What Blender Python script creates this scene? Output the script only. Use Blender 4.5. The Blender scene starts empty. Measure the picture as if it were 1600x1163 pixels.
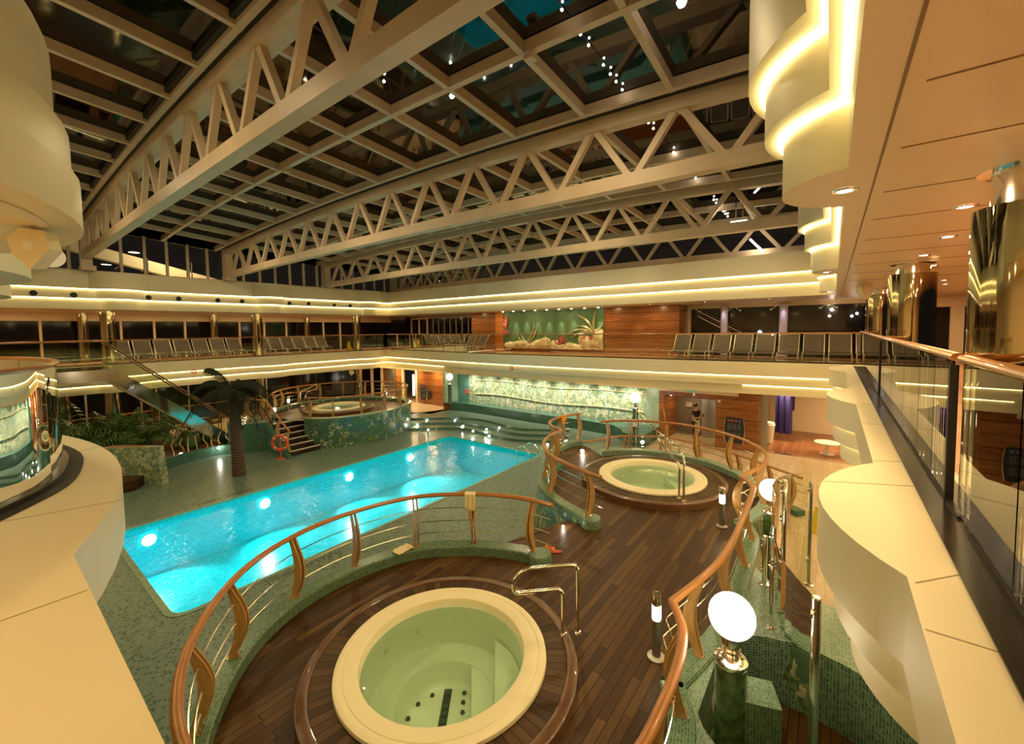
import bpy, bmesh, math, random
from mathutils import Vector, Matrix
from mathutils.geometry import tessellate_polygon
random.seed(7)
PI=math.pi
# ------------------------------------------------------------------ camera
FPX,CPX,CPY,HC=652.,800.,549.,5.15
yaw,pit,rol=math.radians(37.5),math.radians(3.1),math.radians(.72)
f0=Vector((math.cos(yaw),math.sin(yaw),0)); r0=Vector((math.sin(yaw),-math.cos(yaw),0))
fw=Vector((f0.x*math.cos(pit),f0.y*math.cos(pit),-math.sin(pit)))
up0=Vector((f0.x*math.sin(pit),f0.y*math.sin(pit),math.cos(pit)))
rt=r0*math.cos(rol)-up0*math.sin(rol); up=up0*math.cos(rol)+r0*math.sin(rol)
cd=bpy.data.cameras.new('camera'); cam=bpy.data.objects.new('camera',cd); bpy.context.scene.collection.objects.link(cam)
cam.matrix_world=Matrix(((rt.x,up.x,-fw.x,0),(rt.y,up.y,-fw.y,0),(rt.z,up.z,-fw.z,HC),(0,0,0,1)))
cd.sensor_width=36; cd.lens=FPX/1600*36; cd.shift_y=-(581.5-CPY)/1600; cd.clip_start=.02; cd.clip_end=400
S=bpy.context.scene; S.camera=cam
S.view_settings.view_transform='Standard'; S.view_settings.look='None'; S.view_settings.gamma=1; S.view_settings.use_curve_mapping=False
S.view_settings.exposure=0.12
W=bpy.data.worlds.new('world'); S.world=W; W.use_nodes=True
W.node_tree.nodes['Background'].inputs[0].default_value=(.011,.009,.008,1); W.node_tree.nodes['Background'].inputs[1].default_value=1.0
WARM=(1,.70,.33); WARM2=(1,.76,.42); WHITE=(1,.90,.74)
K=1.0     # overall lamp level
def ray(x,y): return fw+rt*((x-CPX)/FPX)-up*((y-CPY)/FPX)
def at(x,y,z=0.):
    d=ray(x,y); t=(z-HC)/d.z; return Vector((d.x*t,d.y*t,z))
def atX(x,y,X):
    d=ray(x,y); t=X/d.x; return Vector((X,d.y*t,HC+d.z*t))
def atY(x,y,Y):
    d=ray(x,y); t=Y/d.y; return Vector((d.x*t,Y,HC+d.z*t))
C=S.collection
def lamp(name,kind,loc,power,color=WARM2,size=.1,rot=None,spot=None,blend=.5,sy=None,parent=None):
    d=bpy.data.lights.new(name,kind); d.energy=power*K; d.color=color
    if kind=='AREA':
        d.size=size
        if sy: d.shape='RECTANGLE'; d.size_y=sy
        else: d.shape='DISK'
    else: d.shadow_soft_size=size
    if kind=='SPOT': d.spot_size=spot; d.spot_blend=blend
    o=bpy.data.objects.new(name,d); C.objects.link(o); o.location=loc
    if rot is not None:
        v=Vector(rot); o.rotation_mode='QUATERNION'; o.rotation_quaternion=v.to_track_quat('-Z','Y')
    if parent: o.parent=parent
    return o
# truss floodlights and added overhead fill lamps light the hall (heads built further down)
# each gallery ceiling carries rows of downlights: one soft area lamp stands at each
# ------------------------------------------------------------------ materials
def nmat(name):
    m=bpy.data.materials.new(name); m.use_nodes=True; nt=m.node_tree
    return m,nt,nt.nodes['Principled BSDF']
def mat(name,col,rough=.5,metal=0,noise=0,nscale=8,spec=.5,coat=0,bump=0,emis=None,estr=0):
    m,nt,b=nmat(name)
    b.inputs['Base Color'].default_value=(*col,1); b.inputs['Roughness'].default_value=rough; b.inputs['Metallic'].default_value=metal
    b.inputs['Specular IOR Level'].default_value=spec; b.inputs['Coat Weight'].default_value=coat
    if emis: b.inputs['Emission Color'].default_value=(*emis,1); b.inputs['Emission Strength'].default_value=estr
    if noise or bump:
        tc=nt.nodes.new('ShaderNodeTexCoord'); n=nt.nodes.new('ShaderNodeTexNoise'); n.inputs['Scale'].default_value=nscale; n.inputs['Detail'].default_value=5
        nt.links.new(tc.outputs['Object'],n.inputs['Vector'])
        if noise:
            r=nt.nodes.new('ShaderNodeValToRGB'); r.color_ramp.elements[0].position=.3; r.color_ramp.elements[1].position=.7
            r.color_ramp.elements[0].color=(*[c*(1-noise) for c in col],1); r.color_ramp.elements[1].color=(*[min(1,c*(1+noise)) for c in col],1)
            nt.links.new(n.outputs['Fac'],r.inputs['Fac']); nt.links.new(r.outputs['Color'],b.inputs['Base Color'])
        if bump:
            bp=nt.nodes.new('ShaderNodeBump'); bp.inputs['Strength'].default_value=bump; bp.inputs['Distance'].default_value=.02
            nt.links.new(n.outputs['Fac'],bp.inputs['Height']); nt.links.new(bp.outputs['Normal'],b.inputs['Normal'])
    return m
def emit(name,col,s):
    m=bpy.data.materials.new(name); m.use_nodes=True; nt=m.node_tree; nt.nodes.clear()
    e=nt.nodes.new('ShaderNodeEmission'); e.inputs[0].default_value=(*col,1); e.inputs[1].default_value=s
    o=nt.nodes.new('ShaderNodeOutputMaterial'); nt.links.new(e.outputs[0],o.inputs[0]); return m
def mth(nt,op,a,b=None,c=None):
    n=nt.nodes.new('ShaderNodeMath'); n.operation=op
    for i,v in enumerate((a,b,c)):
        if v is None: continue
        if isinstance(v,(int,float)): n.inputs[i].default_value=v
        else: nt.links.new(v,n.inputs[i])
    return n.outputs[0]
def ramp(nt,fac,stops,const=False):
    r=nt.nodes.new('ShaderNodeValToRGB'); cr=r.color_ramp
    if const: cr.interpolation='CONSTANT'
    cr.elements[0].position=stops[0][0]; cr.elements[0].color=(*stops[0][1],1)
    cr.elements[1].position=stops[1][0]; cr.elements[1].color=(*stops[1][1],1)
    for p,c in stops[2:]:
        e=cr.elements.new(p); e.color=(*c,1)
    nt.links.new(fac,r.inputs['Fac']); return r.outputs['Color']
def mixc(nt,fac,a,b):
    n=nt.nodes.new('ShaderNodeMix'); n.data_type='RGBA'
    if isinstance(fac,(int,float)): n.inputs[0].default_value=fac
    else: nt.links.new(fac,n.inputs[0])
    for i,v in ((6,a),(7,b)):
        if isinstance(v,tuple): n.inputs[i].default_value=(*v,1)
        else: nt.links.new(v,n.inputs[i])
    return n.outputs[2]
def uvxy(nt):
    tc=nt.nodes.new('ShaderNodeTexCoord'); s=nt.nodes.new('ShaderNodeSeparateXYZ'); nt.links.new(tc.outputs['UV'],s.inputs[0]); return tc,s.outputs[0],s.outputs[1]
def comb(nt,a,b,c=0.):
    n=nt.nodes.new('ShaderNodeCombineXYZ')
    for i,v in enumerate((a,b,c)):
        if isinstance(v,(int,float)): n.inputs[i].default_value=v
        else: nt.links.new(v,n.inputs[i])
    return n.outputs[0]
def wnoise(nt,vec):
    n=nt.nodes.new('ShaderNodeTexWhiteNoise'); n.noise_dimensions='3D'; nt.links.new(vec,n.inputs['Vector']); return n.outputs['Value']
def tiles(name,size,stops,grout,gw=.1,rough=.25,soft=None,groutmix=1.):
    m,nt,b=nmat(name); tc,u,v=uvxy(nt)
    us=mth(nt,'MULTIPLY',u,1/size); vs=mth(nt,'MULTIPLY',v,1/size)
    cell=comb(nt,mth(nt,'FLOOR',us),mth(nt,'FLOOR',vs))
    w=wnoise(nt,cell); col=ramp(nt,w,stops,True)
    if soft:
        nz=nt.nodes.new('ShaderNodeTexNoise'); nz.inputs['Scale'].default_value=soft[0]; nz.inputs['Detail'].default_value=3; nt.links.new(tc.outputs['UV'],nz.inputs['Vector'])
        col=mixc(nt,mth(nt,'MULTIPLY',nz.outputs['Fac'],soft[1]),col,soft[2])
    fu=mth(nt,'FRACT',us); fv=mth(nt,'FRACT',vs)
    g=mth(nt,'MAXIMUM',mth(nt,'LESS_THAN',fu,gw),mth(nt,'LESS_THAN',fv,gw))
    g=mth(nt,'MULTIPLY',g,groutmix)
    nt.links.new(mixc(nt,g,col,grout),b.inputs['Base Color']); b.inputs['Roughness'].default_value=rough
    return m
def planks(name,w,L,stops,seam,rough=.35,sw=.05,coat=0):
    m,nt,b=nmat(name); tc,u,v=uvxy(nt)
    vs=mth(nt,'MULTIPLY',v,1/w); row=mth(nt,'FLOOR',vs)
    off=wnoise(nt,comb(nt,row,3.3)); us=mth(nt,'ADD',mth(nt,'MULTIPLY',u,1/L),mth(nt,'MULTIPLY',off,7.))
    cell=comb(nt,mth(nt,'FLOOR',us),row); col=ramp(nt,wnoise(nt,cell),stops)
    nz=nt.nodes.new('ShaderNodeTexNoise'); nz.inputs['Scale'].default_value=1.; nz.inputs['Detail'].default_value=6
    nt.links.new(comb(nt,mth(nt,'MULTIPLY',u,4.),mth(nt,'MULTIPLY',v,60.),off),nz.inputs['Vector'])
    dark=nt.nodes.new('ShaderNodeMix'); dark.data_type='RGBA'; dark.blend_type='MULTIPLY'; dark.inputs[0].default_value=.7
    nt.links.new(col,dark.inputs[6]); nt.links.new(ramp(nt,nz.outputs['Fac'],[(.3,(.55,.55,.55)),(.75,(1.15,1.15,1.15))]),dark.inputs[7])
    g=mth(nt,'MAXIMUM',mth(nt,'LESS_THAN',mth(nt,'FRACT',vs),sw),mth(nt,'LESS_THAN',mth(nt,'FRACT',us),sw*w/L))
    nt.links.new(mixc(nt,g,dark.outputs[2],seam),b.inputs['Base Color'])
    b.inputs['Roughness'].default_value=rough; b.inputs['Coat Weight'].default_value=coat; b.inputs['Specular IOR Level'].default_value=.22
    return m
def wood(name,c1,c2,rough=.3,sc=(2,40),coat=0.,panel=0):
    m,nt,b=nmat(name); tc,u,v=uvxy(nt)
    nz=nt.nodes.new('ShaderNodeTexNoise'); nz.inputs['Scale'].default_value=1.; nz.inputs['Detail'].default_value=6; nz.inputs['Distortion'].default_value=.6
    nt.links.new(comb(nt,mth(nt,'MULTIPLY',u,sc[0]),mth(nt,'MULTIPLY',v,sc[1])),nz.inputs['Vector'])
    col=ramp(nt,nz.outputs['Fac'],[(.3,c1),(.7,c2)])
    if panel:
        vs=mth(nt,'MULTIPLY',v,1/panel); g=mth(nt,'LESS_THAN',mth(nt,'FRACT',vs),.05)
        r=mth(nt,'MULTIPLY',wnoise(nt,comb(nt,mth(nt,'FLOOR',vs),1.)),.35)
        col=mixc(nt,r,col,tuple(x*.5 for x in c1)); col=mixc(nt,g,col,(.04,.02,.01))
    nt.links.new(col,b.inputs['Base Color']); b.inputs['Roughness'].default_value=rough; b.inputs['Coat Weight'].default_value=coat
    return m
def glass(name,tint=(.9,.95,.9),r=.02,ior=1.5,bump=None,gl=1.):
    m=bpy.data.materials.new(name); m.use_nodes=True; nt=m.node_tree; nt.nodes.clear()
    t=nt.nodes.new('ShaderNodeBsdfTransparent'); t.inputs[0].default_value=(*tint,1)
    g=nt.nodes.new('ShaderNodeBsdfGlossy'); g.inputs['Roughness'].default_value=r; g.inputs[0].default_value=(gl,gl,gl,1)
    fr=nt.nodes.new('ShaderNodeFresnel'); fr.inputs[0].default_value=ior
    mx=nt.nodes.new('ShaderNodeMixShader'); nt.links.new(fr.outputs[0],mx.inputs[0]); nt.links.new(t.outputs[0],mx.inputs[1]); nt.links.new(g.outputs[0],mx.inputs[2])
    o=nt.nodes.new('ShaderNodeOutputMaterial'); nt.links.new(mx.outputs[0],o.inputs[0])
    if bump:
        tc=nt.nodes.new('ShaderNodeTexCoord'); n=nt.nodes.new('ShaderNodeTexNoise'); n.inputs['Scale'].default_value=bump[0]; n.inputs['Detail'].default_value=3
        nt.links.new(tc.outputs['Object'],n.inputs['Vector']); bp=nt.nodes.new('ShaderNodeBump'); bp.inputs['Strength'].default_value=bump[1]; bp.inputs['Distance'].default_value=bump[2]
        nt.links.new(n.outputs['Fac'],bp.inputs['Height'])
        nt.links.new(bp.outputs[0],g.inputs['Normal']); nt.links.new(bp.outputs[0],fr.inputs['Normal'])
    return m
CREAM=mat('cream_paint',(.76,.68,.46),.45)
CEIL=mat('ceiling_panel',(.82,.68,.46),.35)
SOFF=mat('soffit_paint',(.80,.66,.48),.4)
STEELP=mat('truss_paint',(.62,.49,.34),.45,noise=.08,nscale=2)
BLACK=mat('black_rubber',(.012,.011,.010),.5)
DARKM=mat('dark_steel',(.06,.05,.04),.25,metal=.6)
CHROME=mat('polished_steel',(.86,.80,.70),.12,metal=1)
MIRROR=mat('mirror_steel',(.50,.43,.28),.045,metal=1)
BRUSH=mat('brushed_steel',(.45,.42,.38),.35,metal=.9)
HANDW=wood('handrail_wood',(.30,.11,.02),(.46,.19,.045),.3,(3,30),coat=.25)
POSTW=wood('post_wood',(.40,.22,.06),(.56,.33,.11),.38,(3,40))
TEAK=planks('teak_deck',.105,1.5,[(0,(.048,.020,.004)),(.5,(.080,.036,.008)),(1,(.13,.066,.015))],(.006,.004,.002),.42,.085,coat=.0)
TEAKR=planks('teak_radial',.115,9.,[(0,(.045,.022,.006)),(.5,(.075,.038,.010)),(1,(.11,.058,.017))],(.006,.004,.002),.42,.085,coat=.0)
BEIGE=planks('beige_floor',.14,1.8,[(0,(.58,.44,.27)),(.5,(.66,.51,.33)),(1,(.74,.58,.39))],(.30,.22,.13),.3,.03)
REDWF=planks('red_wood_floor',.12,2.2,[(0,(.26,.10,.045)),(.5,(.34,.14,.065)),(1,(.40,.18,.085))],(.14,.05,.02),.28,.05)
UPFL=planks('upper_deck_floor',.12,2.2,[(0,(.50,.24,.10)),(.5,(.60,.30,.14)),(1,(.66,.36,.18))],(.3,.13,.05),.3,.03)
PANEL=wood('wood_panelling',(.26,.085,.022),(.46,.18,.055),.25,(1.2,14),coat=.3,panel=.42)
DPANEL=wood('dark_panelling',(.13,.05,.02),(.2,.08,.03),.3,(1.2,14),coat=.2,panel=.42)
MOSG=tiles('mosaic_green',.030,[(0,(.05,.115,.07)),(.3,(.075,.16,.095)),(.6,(.095,.19,.11)),(.85,(.125,.225,.135))],(.24,.31,.19),.14,.25)
MOST=tiles('mosaic_teal',.04,[(0,(.035,.12,.09)),(.4,(.055,.15,.11)),(.8,(.08,.19,.14))],(.12,.2,.15),.08,.25)
MOSL=tiles('mosaic_light',.035,[(0,(.12,.22,.16)),(.3,(.17,.28,.20)),(.6,(.22,.33,.24))],(.34,.40,.28),.12,.25)
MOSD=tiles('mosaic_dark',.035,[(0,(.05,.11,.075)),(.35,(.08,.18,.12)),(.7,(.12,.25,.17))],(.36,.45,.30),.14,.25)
MOSF=tiles('mosaic_floor',.05,[(0,(.04,.07,.055)),(.20,(.12,.185,.145)),(.5,(.145,.215,.17)),(.8,(.17,.24,.19))],(.17,.24,.19),.12,.28,soft=(1.2,.25,(.14,.21,.165)))
def leafmos(name,stops,sc=4.):
    m,nt,b=nmat(name); tc,u,v=uvxy(nt); q=.025
    P=comb(nt,mth(nt,'MULTIPLY',mth(nt,'FLOOR',mth(nt,'MULTIPLY',u,1/q)),q),mth(nt,'MULTIPLY',mth(nt,'FLOOR',mth(nt,'MULTIPLY',v,1/q)),q))
    n1=nt.nodes.new('ShaderNodeTexNoise'); n1.inputs['Scale'].default_value=sc*.8; n1.inputs['Detail'].default_value=1; nt.links.new(P,n1.inputs['Vector'])
    add=nt.nodes.new('ShaderNodeVectorMath'); add.operation='MULTIPLY_ADD'; add.inputs[1].default_value=(.55,.55,0); nt.links.new(n1.outputs['Color'],add.inputs[0]); nt.links.new(P,add.inputs[2])
    mp=nt.nodes.new('ShaderNodeMapping'); mp.inputs['Rotation'].default_value=(0,0,.7); mp.inputs['Scale'].default_value=(1.7,.75,1); nt.links.new(add.outputs[0],mp.inputs[0])
    vo=nt.nodes.new('ShaderNodeTexVoronoi'); vo.inputs['Scale'].default_value=sc; nt.links.new(mp.outputs[0],vo.inputs['Vector'])
    s=nt.nodes.new('ShaderNodeSeparateColor'); nt.links.new(vo.outputs['Color'],s.inputs[0])
    c1=ramp(nt,s.outputs[0],stops,True)
    jit=mixc(nt,mth(nt,'MULTIPLY',wnoise(nt,P),.45),c1,stops[1][1])
    nt.links.new(jit,b.inputs['Base Color']); b.inputs['Roughness'].default_value=.22
    return m
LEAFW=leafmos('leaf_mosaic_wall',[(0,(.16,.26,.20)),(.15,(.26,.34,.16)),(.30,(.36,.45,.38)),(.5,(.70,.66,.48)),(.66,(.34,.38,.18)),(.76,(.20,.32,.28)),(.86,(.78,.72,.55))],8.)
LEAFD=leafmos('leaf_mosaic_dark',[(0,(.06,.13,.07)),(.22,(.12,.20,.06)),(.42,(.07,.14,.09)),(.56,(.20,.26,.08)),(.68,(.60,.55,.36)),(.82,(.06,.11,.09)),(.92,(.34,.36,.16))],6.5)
MARBLE=mat('green_marble',(.07,.135,.045),.12,noise=.6,nscale=9,coat=.6)
BALG=glass('balustrade_glass',(.92,.94,.86),.01,1.35)
ROOFG=glass('roof_glass',(.45,.45,.45),.03,1.45,gl=.11)
WING=glass('window_glass',(.60,.60,.60),.01,1.45)
SHG=glass('shower_glass',(.94,.96,.88),.01,1.25)
WATER=glass('pool_water',(.40,.95,.98),.02,1.33,bump=(5.,.35,.06))
TUBW=glass('tub_water',(.82,.97,.84),.01,1.33,bump=(3.,.2,.02))
POOLT=tiles('pool_tiles',.06,[(0,(.0,.62,.70)),(.4,(.0,.68,.76)),(.8,(.0,.74,.82))],(.0,.72,.8),.06,.3)
TUBC=mat('tub_acrylic',(.84,.86,.72),.3); TUBR=mat('tub_rim',(.84,.76,.50),.35)
SLING=mat('sling_fabric',(.11,.085,.075),.8,noise=.12,nscale=30); LFRAME=mat('lounger_frame',(.70,.64,.52),.3,metal=.3)
MURG=mat('mural_green',(.10,.20,.095),.6,noise=.12,nscale=3); ROCK=mat('mural_rock',(.62,.48,.30),.7,noise=.35,nscale=4,bump=.5); BLADE=mat('mural_leaf',(.45,.42,.20),.5,noise=.3,nscale=6); CORAL=mat('mural_coral',(.60,.10,.10),.6,noise=.3,nscale=8)
PALMT=mat('palm_trunk',(.10,.055,.035),.6,noise=.3,nscale=20); PALML=mat('palm_leaf',(.016,.020,.010),.8,spec=.15)
FERN=mat('fern_leaf',(.07,.15,.03),.5,noise=.5,nscale=6); SOIL=mat('planter_soil',(.12,.05,.025),.9,noise=.5,nscale=12)
ORANGE=mat('lifebuoy_orange',(.85,.12,.03),.5); WHT=mat('white_plastic',(.8,.78,.72),.5); YEL=mat('yellow_plastic',(.85,.62,.02),.5)
TOWEL=mat('pale_towel',(.80,.70,.42),.9,bump=.4,nscale=30); ORT=mat('orange_cloth',(.9,.36,.02),.8); REDS=mat('red_sandal',(.5,.06,.05),.6)
REDP=mat('red_sign',(.75,.05,.04),.5); BOARD=mat('board_face',(.02,.025,.035),.35); GREY=mat('grey_panel',(.17,.13,.10),.35); GREYT=mat('grey_text',(.16,.17,.18),.5)
BLUEC=mat('blue_drape',(.03,.02,.16),.7); EXITG=mat('exit_green',(.02,.22,.08),.5); TXT=mat('dark_tile_text',(.03,.05,.035),.3)
STRIP=emit('cove_led',(1,.80,.34),11.); STRIP2=emit('cove_led_soft',(1,.80,.34),8.)
GLOBE=emit('globe_glass',(1,.86,.62),9.); BULB=emit('bulb',(1,.92,.80),30.); DL=emit('downlight_lens',(1,.88,.66),14.); FLOOD=emit('flood_lens',(1,.93,.80),18.)
POOLL=emit('pool_lamp_lens',(.85,1,1),14.); ROOFB=emit('roof_bulb',(1,.85,.66),28.)
# ------------------------------------------------------------------ mesh collector
class M:
    def __init__(s): s.v=[];s.f=[];s.uv=[];s.mi=[];s.cur=0
    def face(s,idx,uvs=None):
        s.f.append(tuple(idx)); s.uv.append(uvs); s.mi.append(s.cur)
    def quad(s,a,b,c,d,uvs=None):
        n=len(s.v); s.v+= [Vector(p) for p in (a,b,c,d)]; s.face((n,n+1,n+2,n+3),uvs)
    def poly(s,pts,uvs=None):
        n=len(s.v); s.v+=[Vector(p) for p in pts]; s.face(range(n,n+len(pts)),uvs)
    def hexa(s,P):   # 8 corners: bottom 0-3, top 4-7
        n=len(s.v); s.v+=[Vector(p) for p in P]
        for q in ((3,2,1,0),(4,5,6,7),(0,1,5,4),(1,2,6,5),(2,3,7,6),(3,0,4,7)):
            a,b,c,d=[Vector(P[i]) for i in q]; l1=(b-a).length; l2=(d-a).length
            if (b-a).z**2>.5*l1*l1 : uv=[(0,0),(0,l1),(l2,l1),(l2,0)]
            else:
                u0,v0=(a.x+a.y),a.z
                uv=[(0,0),(l1,0),(l1,l2),(0,l2)]
            s.face([n+i for i in q],uv)
    def box(s,c,d,rz=0,mt=None):
        cx,cy,cz=c; x,y,z=d[0]/2,d[1]/2,d[2]/2; co,si=math.cos(rz),math.sin(rz)
        P=[]
        for dz in(-z,z):
            for a,b in((-x,-y),(x,-y),(x,y),(-x,y)): P.append((cx+a*co-b*si,cy+a*si+b*co,cz+dz))
        s.hexa(P); return s
    def lohi(s,a,b): return s.box([(a[i]+b[i])/2 for i in range(3)],[abs(b[i]-a[i]) for i in range(3)])
    def bar(s,a,b,w,h):
        a=Vector(a);b=Vector(b);d=(b-a).normalized(); z=Vector((0,0,1))
        if abs(d.z)>.95: z=Vector((1,0,0))
        sd=d.cross(z).normalized(); uu=sd.cross(d).normalized(); sd*=w/2; uu*=h/2
        s.hexa([a-sd-uu,a+sd-uu,b+sd-uu,b-sd-uu,a-sd+uu,a+sd+uu,b+sd+uu,b-sd+uu]); return s
    def sweep(s,pts,prof,closed=False,caps=True,vertical=True,frames=None):
        pts=[Vector(p) for p in pts]; n=len(pts); rings=[]; L=0; Ls=[]
        for i,p in enumerate(pts):
            if closed: t=pts[(i+1)%n]-pts[i-1]
            else: t=pts[min(i+1,n-1)]-pts[max(i-1,0)]
            if i: L+=(p-pts[i-1]).length
            Ls.append(L)
            if frames: sd,uu=frames(i,t.normalized())
            elif vertical:
                h=Vector((t.x,t.y,0)); 
                if h.length<1e-6: h=Vector((1,0,0))
                h.normalize(); sd=Vector((-h.y,h.x,0)); uu=Vector((0,0,1))
                # mitre
                if not closed and 0<i<n-1 or closed:
                    e1=(p-pts[i-1]); e1.z=0
                    if e1.length>1e-6:
                        e1.normalize(); k=abs(e1.dot(h)); sd=sd/max(k,.5)
            else:
                t.normalize(); z=Vector((0,0,1)) if abs(t.z)<.9 else Vector((1,0,0))
                if rings and 'prev' in dir(s): z=s.prev
                sd=z.cross(t)
                if sd.length<1e-4: sd=Vector((1,0,0)).cross(t)
                sd.normalize(); uu=t.cross(sd).normalized(); s.prev=uu
            rings.append([p+sd*a+uu*b for a,b in prof])
        if hasattr(s,'prev'): del s.prev
        m=len(prof); base=len(s.v)
        for r in rings: s.v+=r
        T=[0]
        for j in range(m):
            a=prof[j];b=prof[(j+1)%m]; T.append(T[-1]+math.hypot(a[0]-b[0],a[1]-b[1]))
        seg=n if closed else n-1
        for i in range(seg):
            i2=(i+1)%n; l1=Ls[i]; l2=Ls[i2] if i2 else Ls[i]+(pts[0]-pts[i]).length
            for j in range(m):
                j2=(j+1)%m
                s.face((base+i*m+j,base+i2*m+j,base+i2*m+j2,base+i*m+j2),[(l1,T[j]),(l2,T[j]),(l2,T[j+1]),(l1,T[j+1])])
        if not closed and caps:
            s.face([base+j for j in range(m)][::1],[(prof[j][0],prof[j][1]) for j in range(m)])
            s.face([base+(n-1)*m+j for j in range(m)][::-1],[(prof[j][0],prof[j][1]) for j in range(m)][::-1])
        return s
    def tube(s,pts,r,n=8,closed=False):
        return s.sweep(pts,[(r*math.cos(2*PI*k/n),r*math.sin(2*PI*k/n)) for k in range(n)],closed,True,False)
    def lathe(s,prof,n=24,c=(0,0,0),uvr=1.):
        base=len(s.v); m=len(prof); T=[0]
        for j in range(m-1): T.append(T[-1]+math.hypot(prof[j+1][0]-prof[j][0],prof[j+1][1]-prof[j][1]))
        for k in range(n):
            a=2*PI*k/n
            for r,z in prof: s.v.append(Vector((c[0]+r*math.cos(a),c[1]+r*math.sin(a),c[2]+z)))
        R=max(p[0] for p in prof)
        for k in range(n):
            k2=(k+1)%n
            for j in range(m-1):
                s.face((base+k*m+j,base+k2*m+j,base+k2*m+j+1,base+k*m+j+1),[(k*2*PI/n*R*uvr,T[j]),((k+1)*2*PI/n*R*uvr,T[j]),((k+1)*2*PI/n*R*uvr,T[j+1]),(k*2*PI/n*R*uvr,T[j+1])])
        return s
    def flat(s,loops,z,flip=False):
        L=[[Vector((p[0],p[1],0)) for p in l] for l in loops]; tri=tessellate_polygon(L); allp=[p for l in L for p in l]
        base=len(s.v); s.v+=[Vector((p.x,p.y,z)) for p in allp]
        for t in tri:
            a,b,c=[allp[i] for i in t]
            if (b-a).cross(c-a).z<0: t=(t[0],t[2],t[1])
            if flip: t=(t[0],t[2],t[1])
            s.face([base+i for i in t],[(allp[i].x,allp[i].y) for i in t])
        return s
    def prism(s,loop,z0,z1,closed=True):
        n=len(loop); L=0
        s.flat([loop],z1); s.flat([loop],z0,True)
        for i in range(n):
            a=loop[i];b=loop[(i+1)%n]; l=math.hypot(a[0]-b[0],a[1]-b[1])
            s.quad((a[0],a[1],z0),(b[0],b[1],z0),(b[0],b[1],z1),(a[0],a[1],z1),[(L,0),(L+l,0),(L+l,z1-z0),(L,z1-z0)]); L+=l
        return s
    def xform(s,mx):
        s.v=[mx@p for p in s.v]; return s
    def build(s,name,mats,parent=None,smooth=False,**tags):
        me=bpy.data.meshes.new(name); me.from_pydata([tuple(p) for p in s.v],[],s.f)
        if not isinstance(mats,(list,tuple)): mats=[mats]
        for m in mats: me.materials.append(m)
        uvl=me.uv_layers.new(name='UVMap'); k=0
        for i,f in enumerate(s.f):
            u=s.uv[i]
            for j in range(len(f)):
                if u: uvl.data[k].uv=u[j]
                else:
                    p=s.v[f[j]]; uvl.data[k].uv=(p.x,p.y) 
                k+=1
        for i,p in enumerate(me.polygons): p.material_index=s.mi[i]; p.use_smooth=smooth
        me.validate()
        if smooth:
            bb=bmesh.new(); bb.from_mesh(me); bmesh.ops.remove_doubles(bb,verts=bb.verts,dist=1e-5); bb.to_mesh(me); bb.free()
            for p in me.polygons: p.use_smooth=True
        if smooth:
            try: me.set_sharp_from_angle(angle=math.radians(40))
            except Exception: pass
        o=bpy.data.objects.new(name,me); C.objects.link(o)
        if parent: o.parent=parent
        for a,b in tags.items(): o[a]=b
        return o
def struct(m,name,mt,smooth=False): return m.build(name,mt,None,smooth,kind='structure')
def thing(name,label,cat,loc=(0,0,0),rz=0,group=None):
    o=bpy.data.objects.new(name,None); C.objects.link(o); o.location=loc; o.rotation_euler=(0,0,rz); o.empty_display_size=.2
    o['label']=label; o['category']=cat
    if group: o['group']=group
    return o
def one(m,name,mt,label,cat,group=None,smooth=False):
    # a single-mesh thing
    o=m.build(name,mt,None,smooth); o['label']=label; o['category']=cat
    if group: o['group']=group
    return o
def dup(root,loc,rz=None,label=None,group=None):
    r=root.copy(); C.objects.link(r); r.location=loc
    if rz is not None: r.rotation_euler=(0,0,rz)
    if label: r['label']=label
    if group: r['group']=group
    for ch in list(root.children):
        c=ch.copy(); C.objects.link(c); c.parent=r
        for g in list(ch.children):
            d=g.copy(); C.objects.link(d); d.parent=c
    return r
def crom(pts,n=6,closed=False):
    P=[Vector(p) for p in pts]; out=[]; N=len(P)
    rng=N if closed else N-1
    for i in range(rng):
        if closed: p0,p1,p2,p3=P[i-1],P[i],P[(i+1)%N],P[(i+2)%N]
        else: p0,p1,p2,p3=P[max(i-1,0)],P[i],P[i+1],P[min(i+2,N-1)]
        for k in range(n):
            t=k/n; out.append(.5*((2*p1)+(p2-p0)*t+(2*p0-5*p1+4*p2-p3)*t*t+(3*p1-p0-3*p2+p3)*t**3))
    if not closed: out.append(P[-1])
    return out
def circ(cx,cy,r,n=48,a0=0,a1=2*PI,end=False):
    return [(cx+r*math.cos(a0+(a1-a0)*k/n),cy+r*math.sin(a0+(a1-a0)*k/n)) for k in range(n+(1 if end else 0))]
def arcpts(c,h,s,n=14):
    R=(h*h+s*s)/(2*s); a=math.asin(min(1,h/R)); 
    if s>R: a=PI-a
    return [(c+R*math.sin(t),R*math.cos(t)-(R-s)) for t in [(-a+2*a*k/n) for k in range(n+1)]]
ORD=['first','second','third','fourth','fifth','sixth','seventh','eighth','ninth','tenth','eleventh','twelfth','thirteenth','fourteenth','fifteenth','sixteenth']
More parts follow.
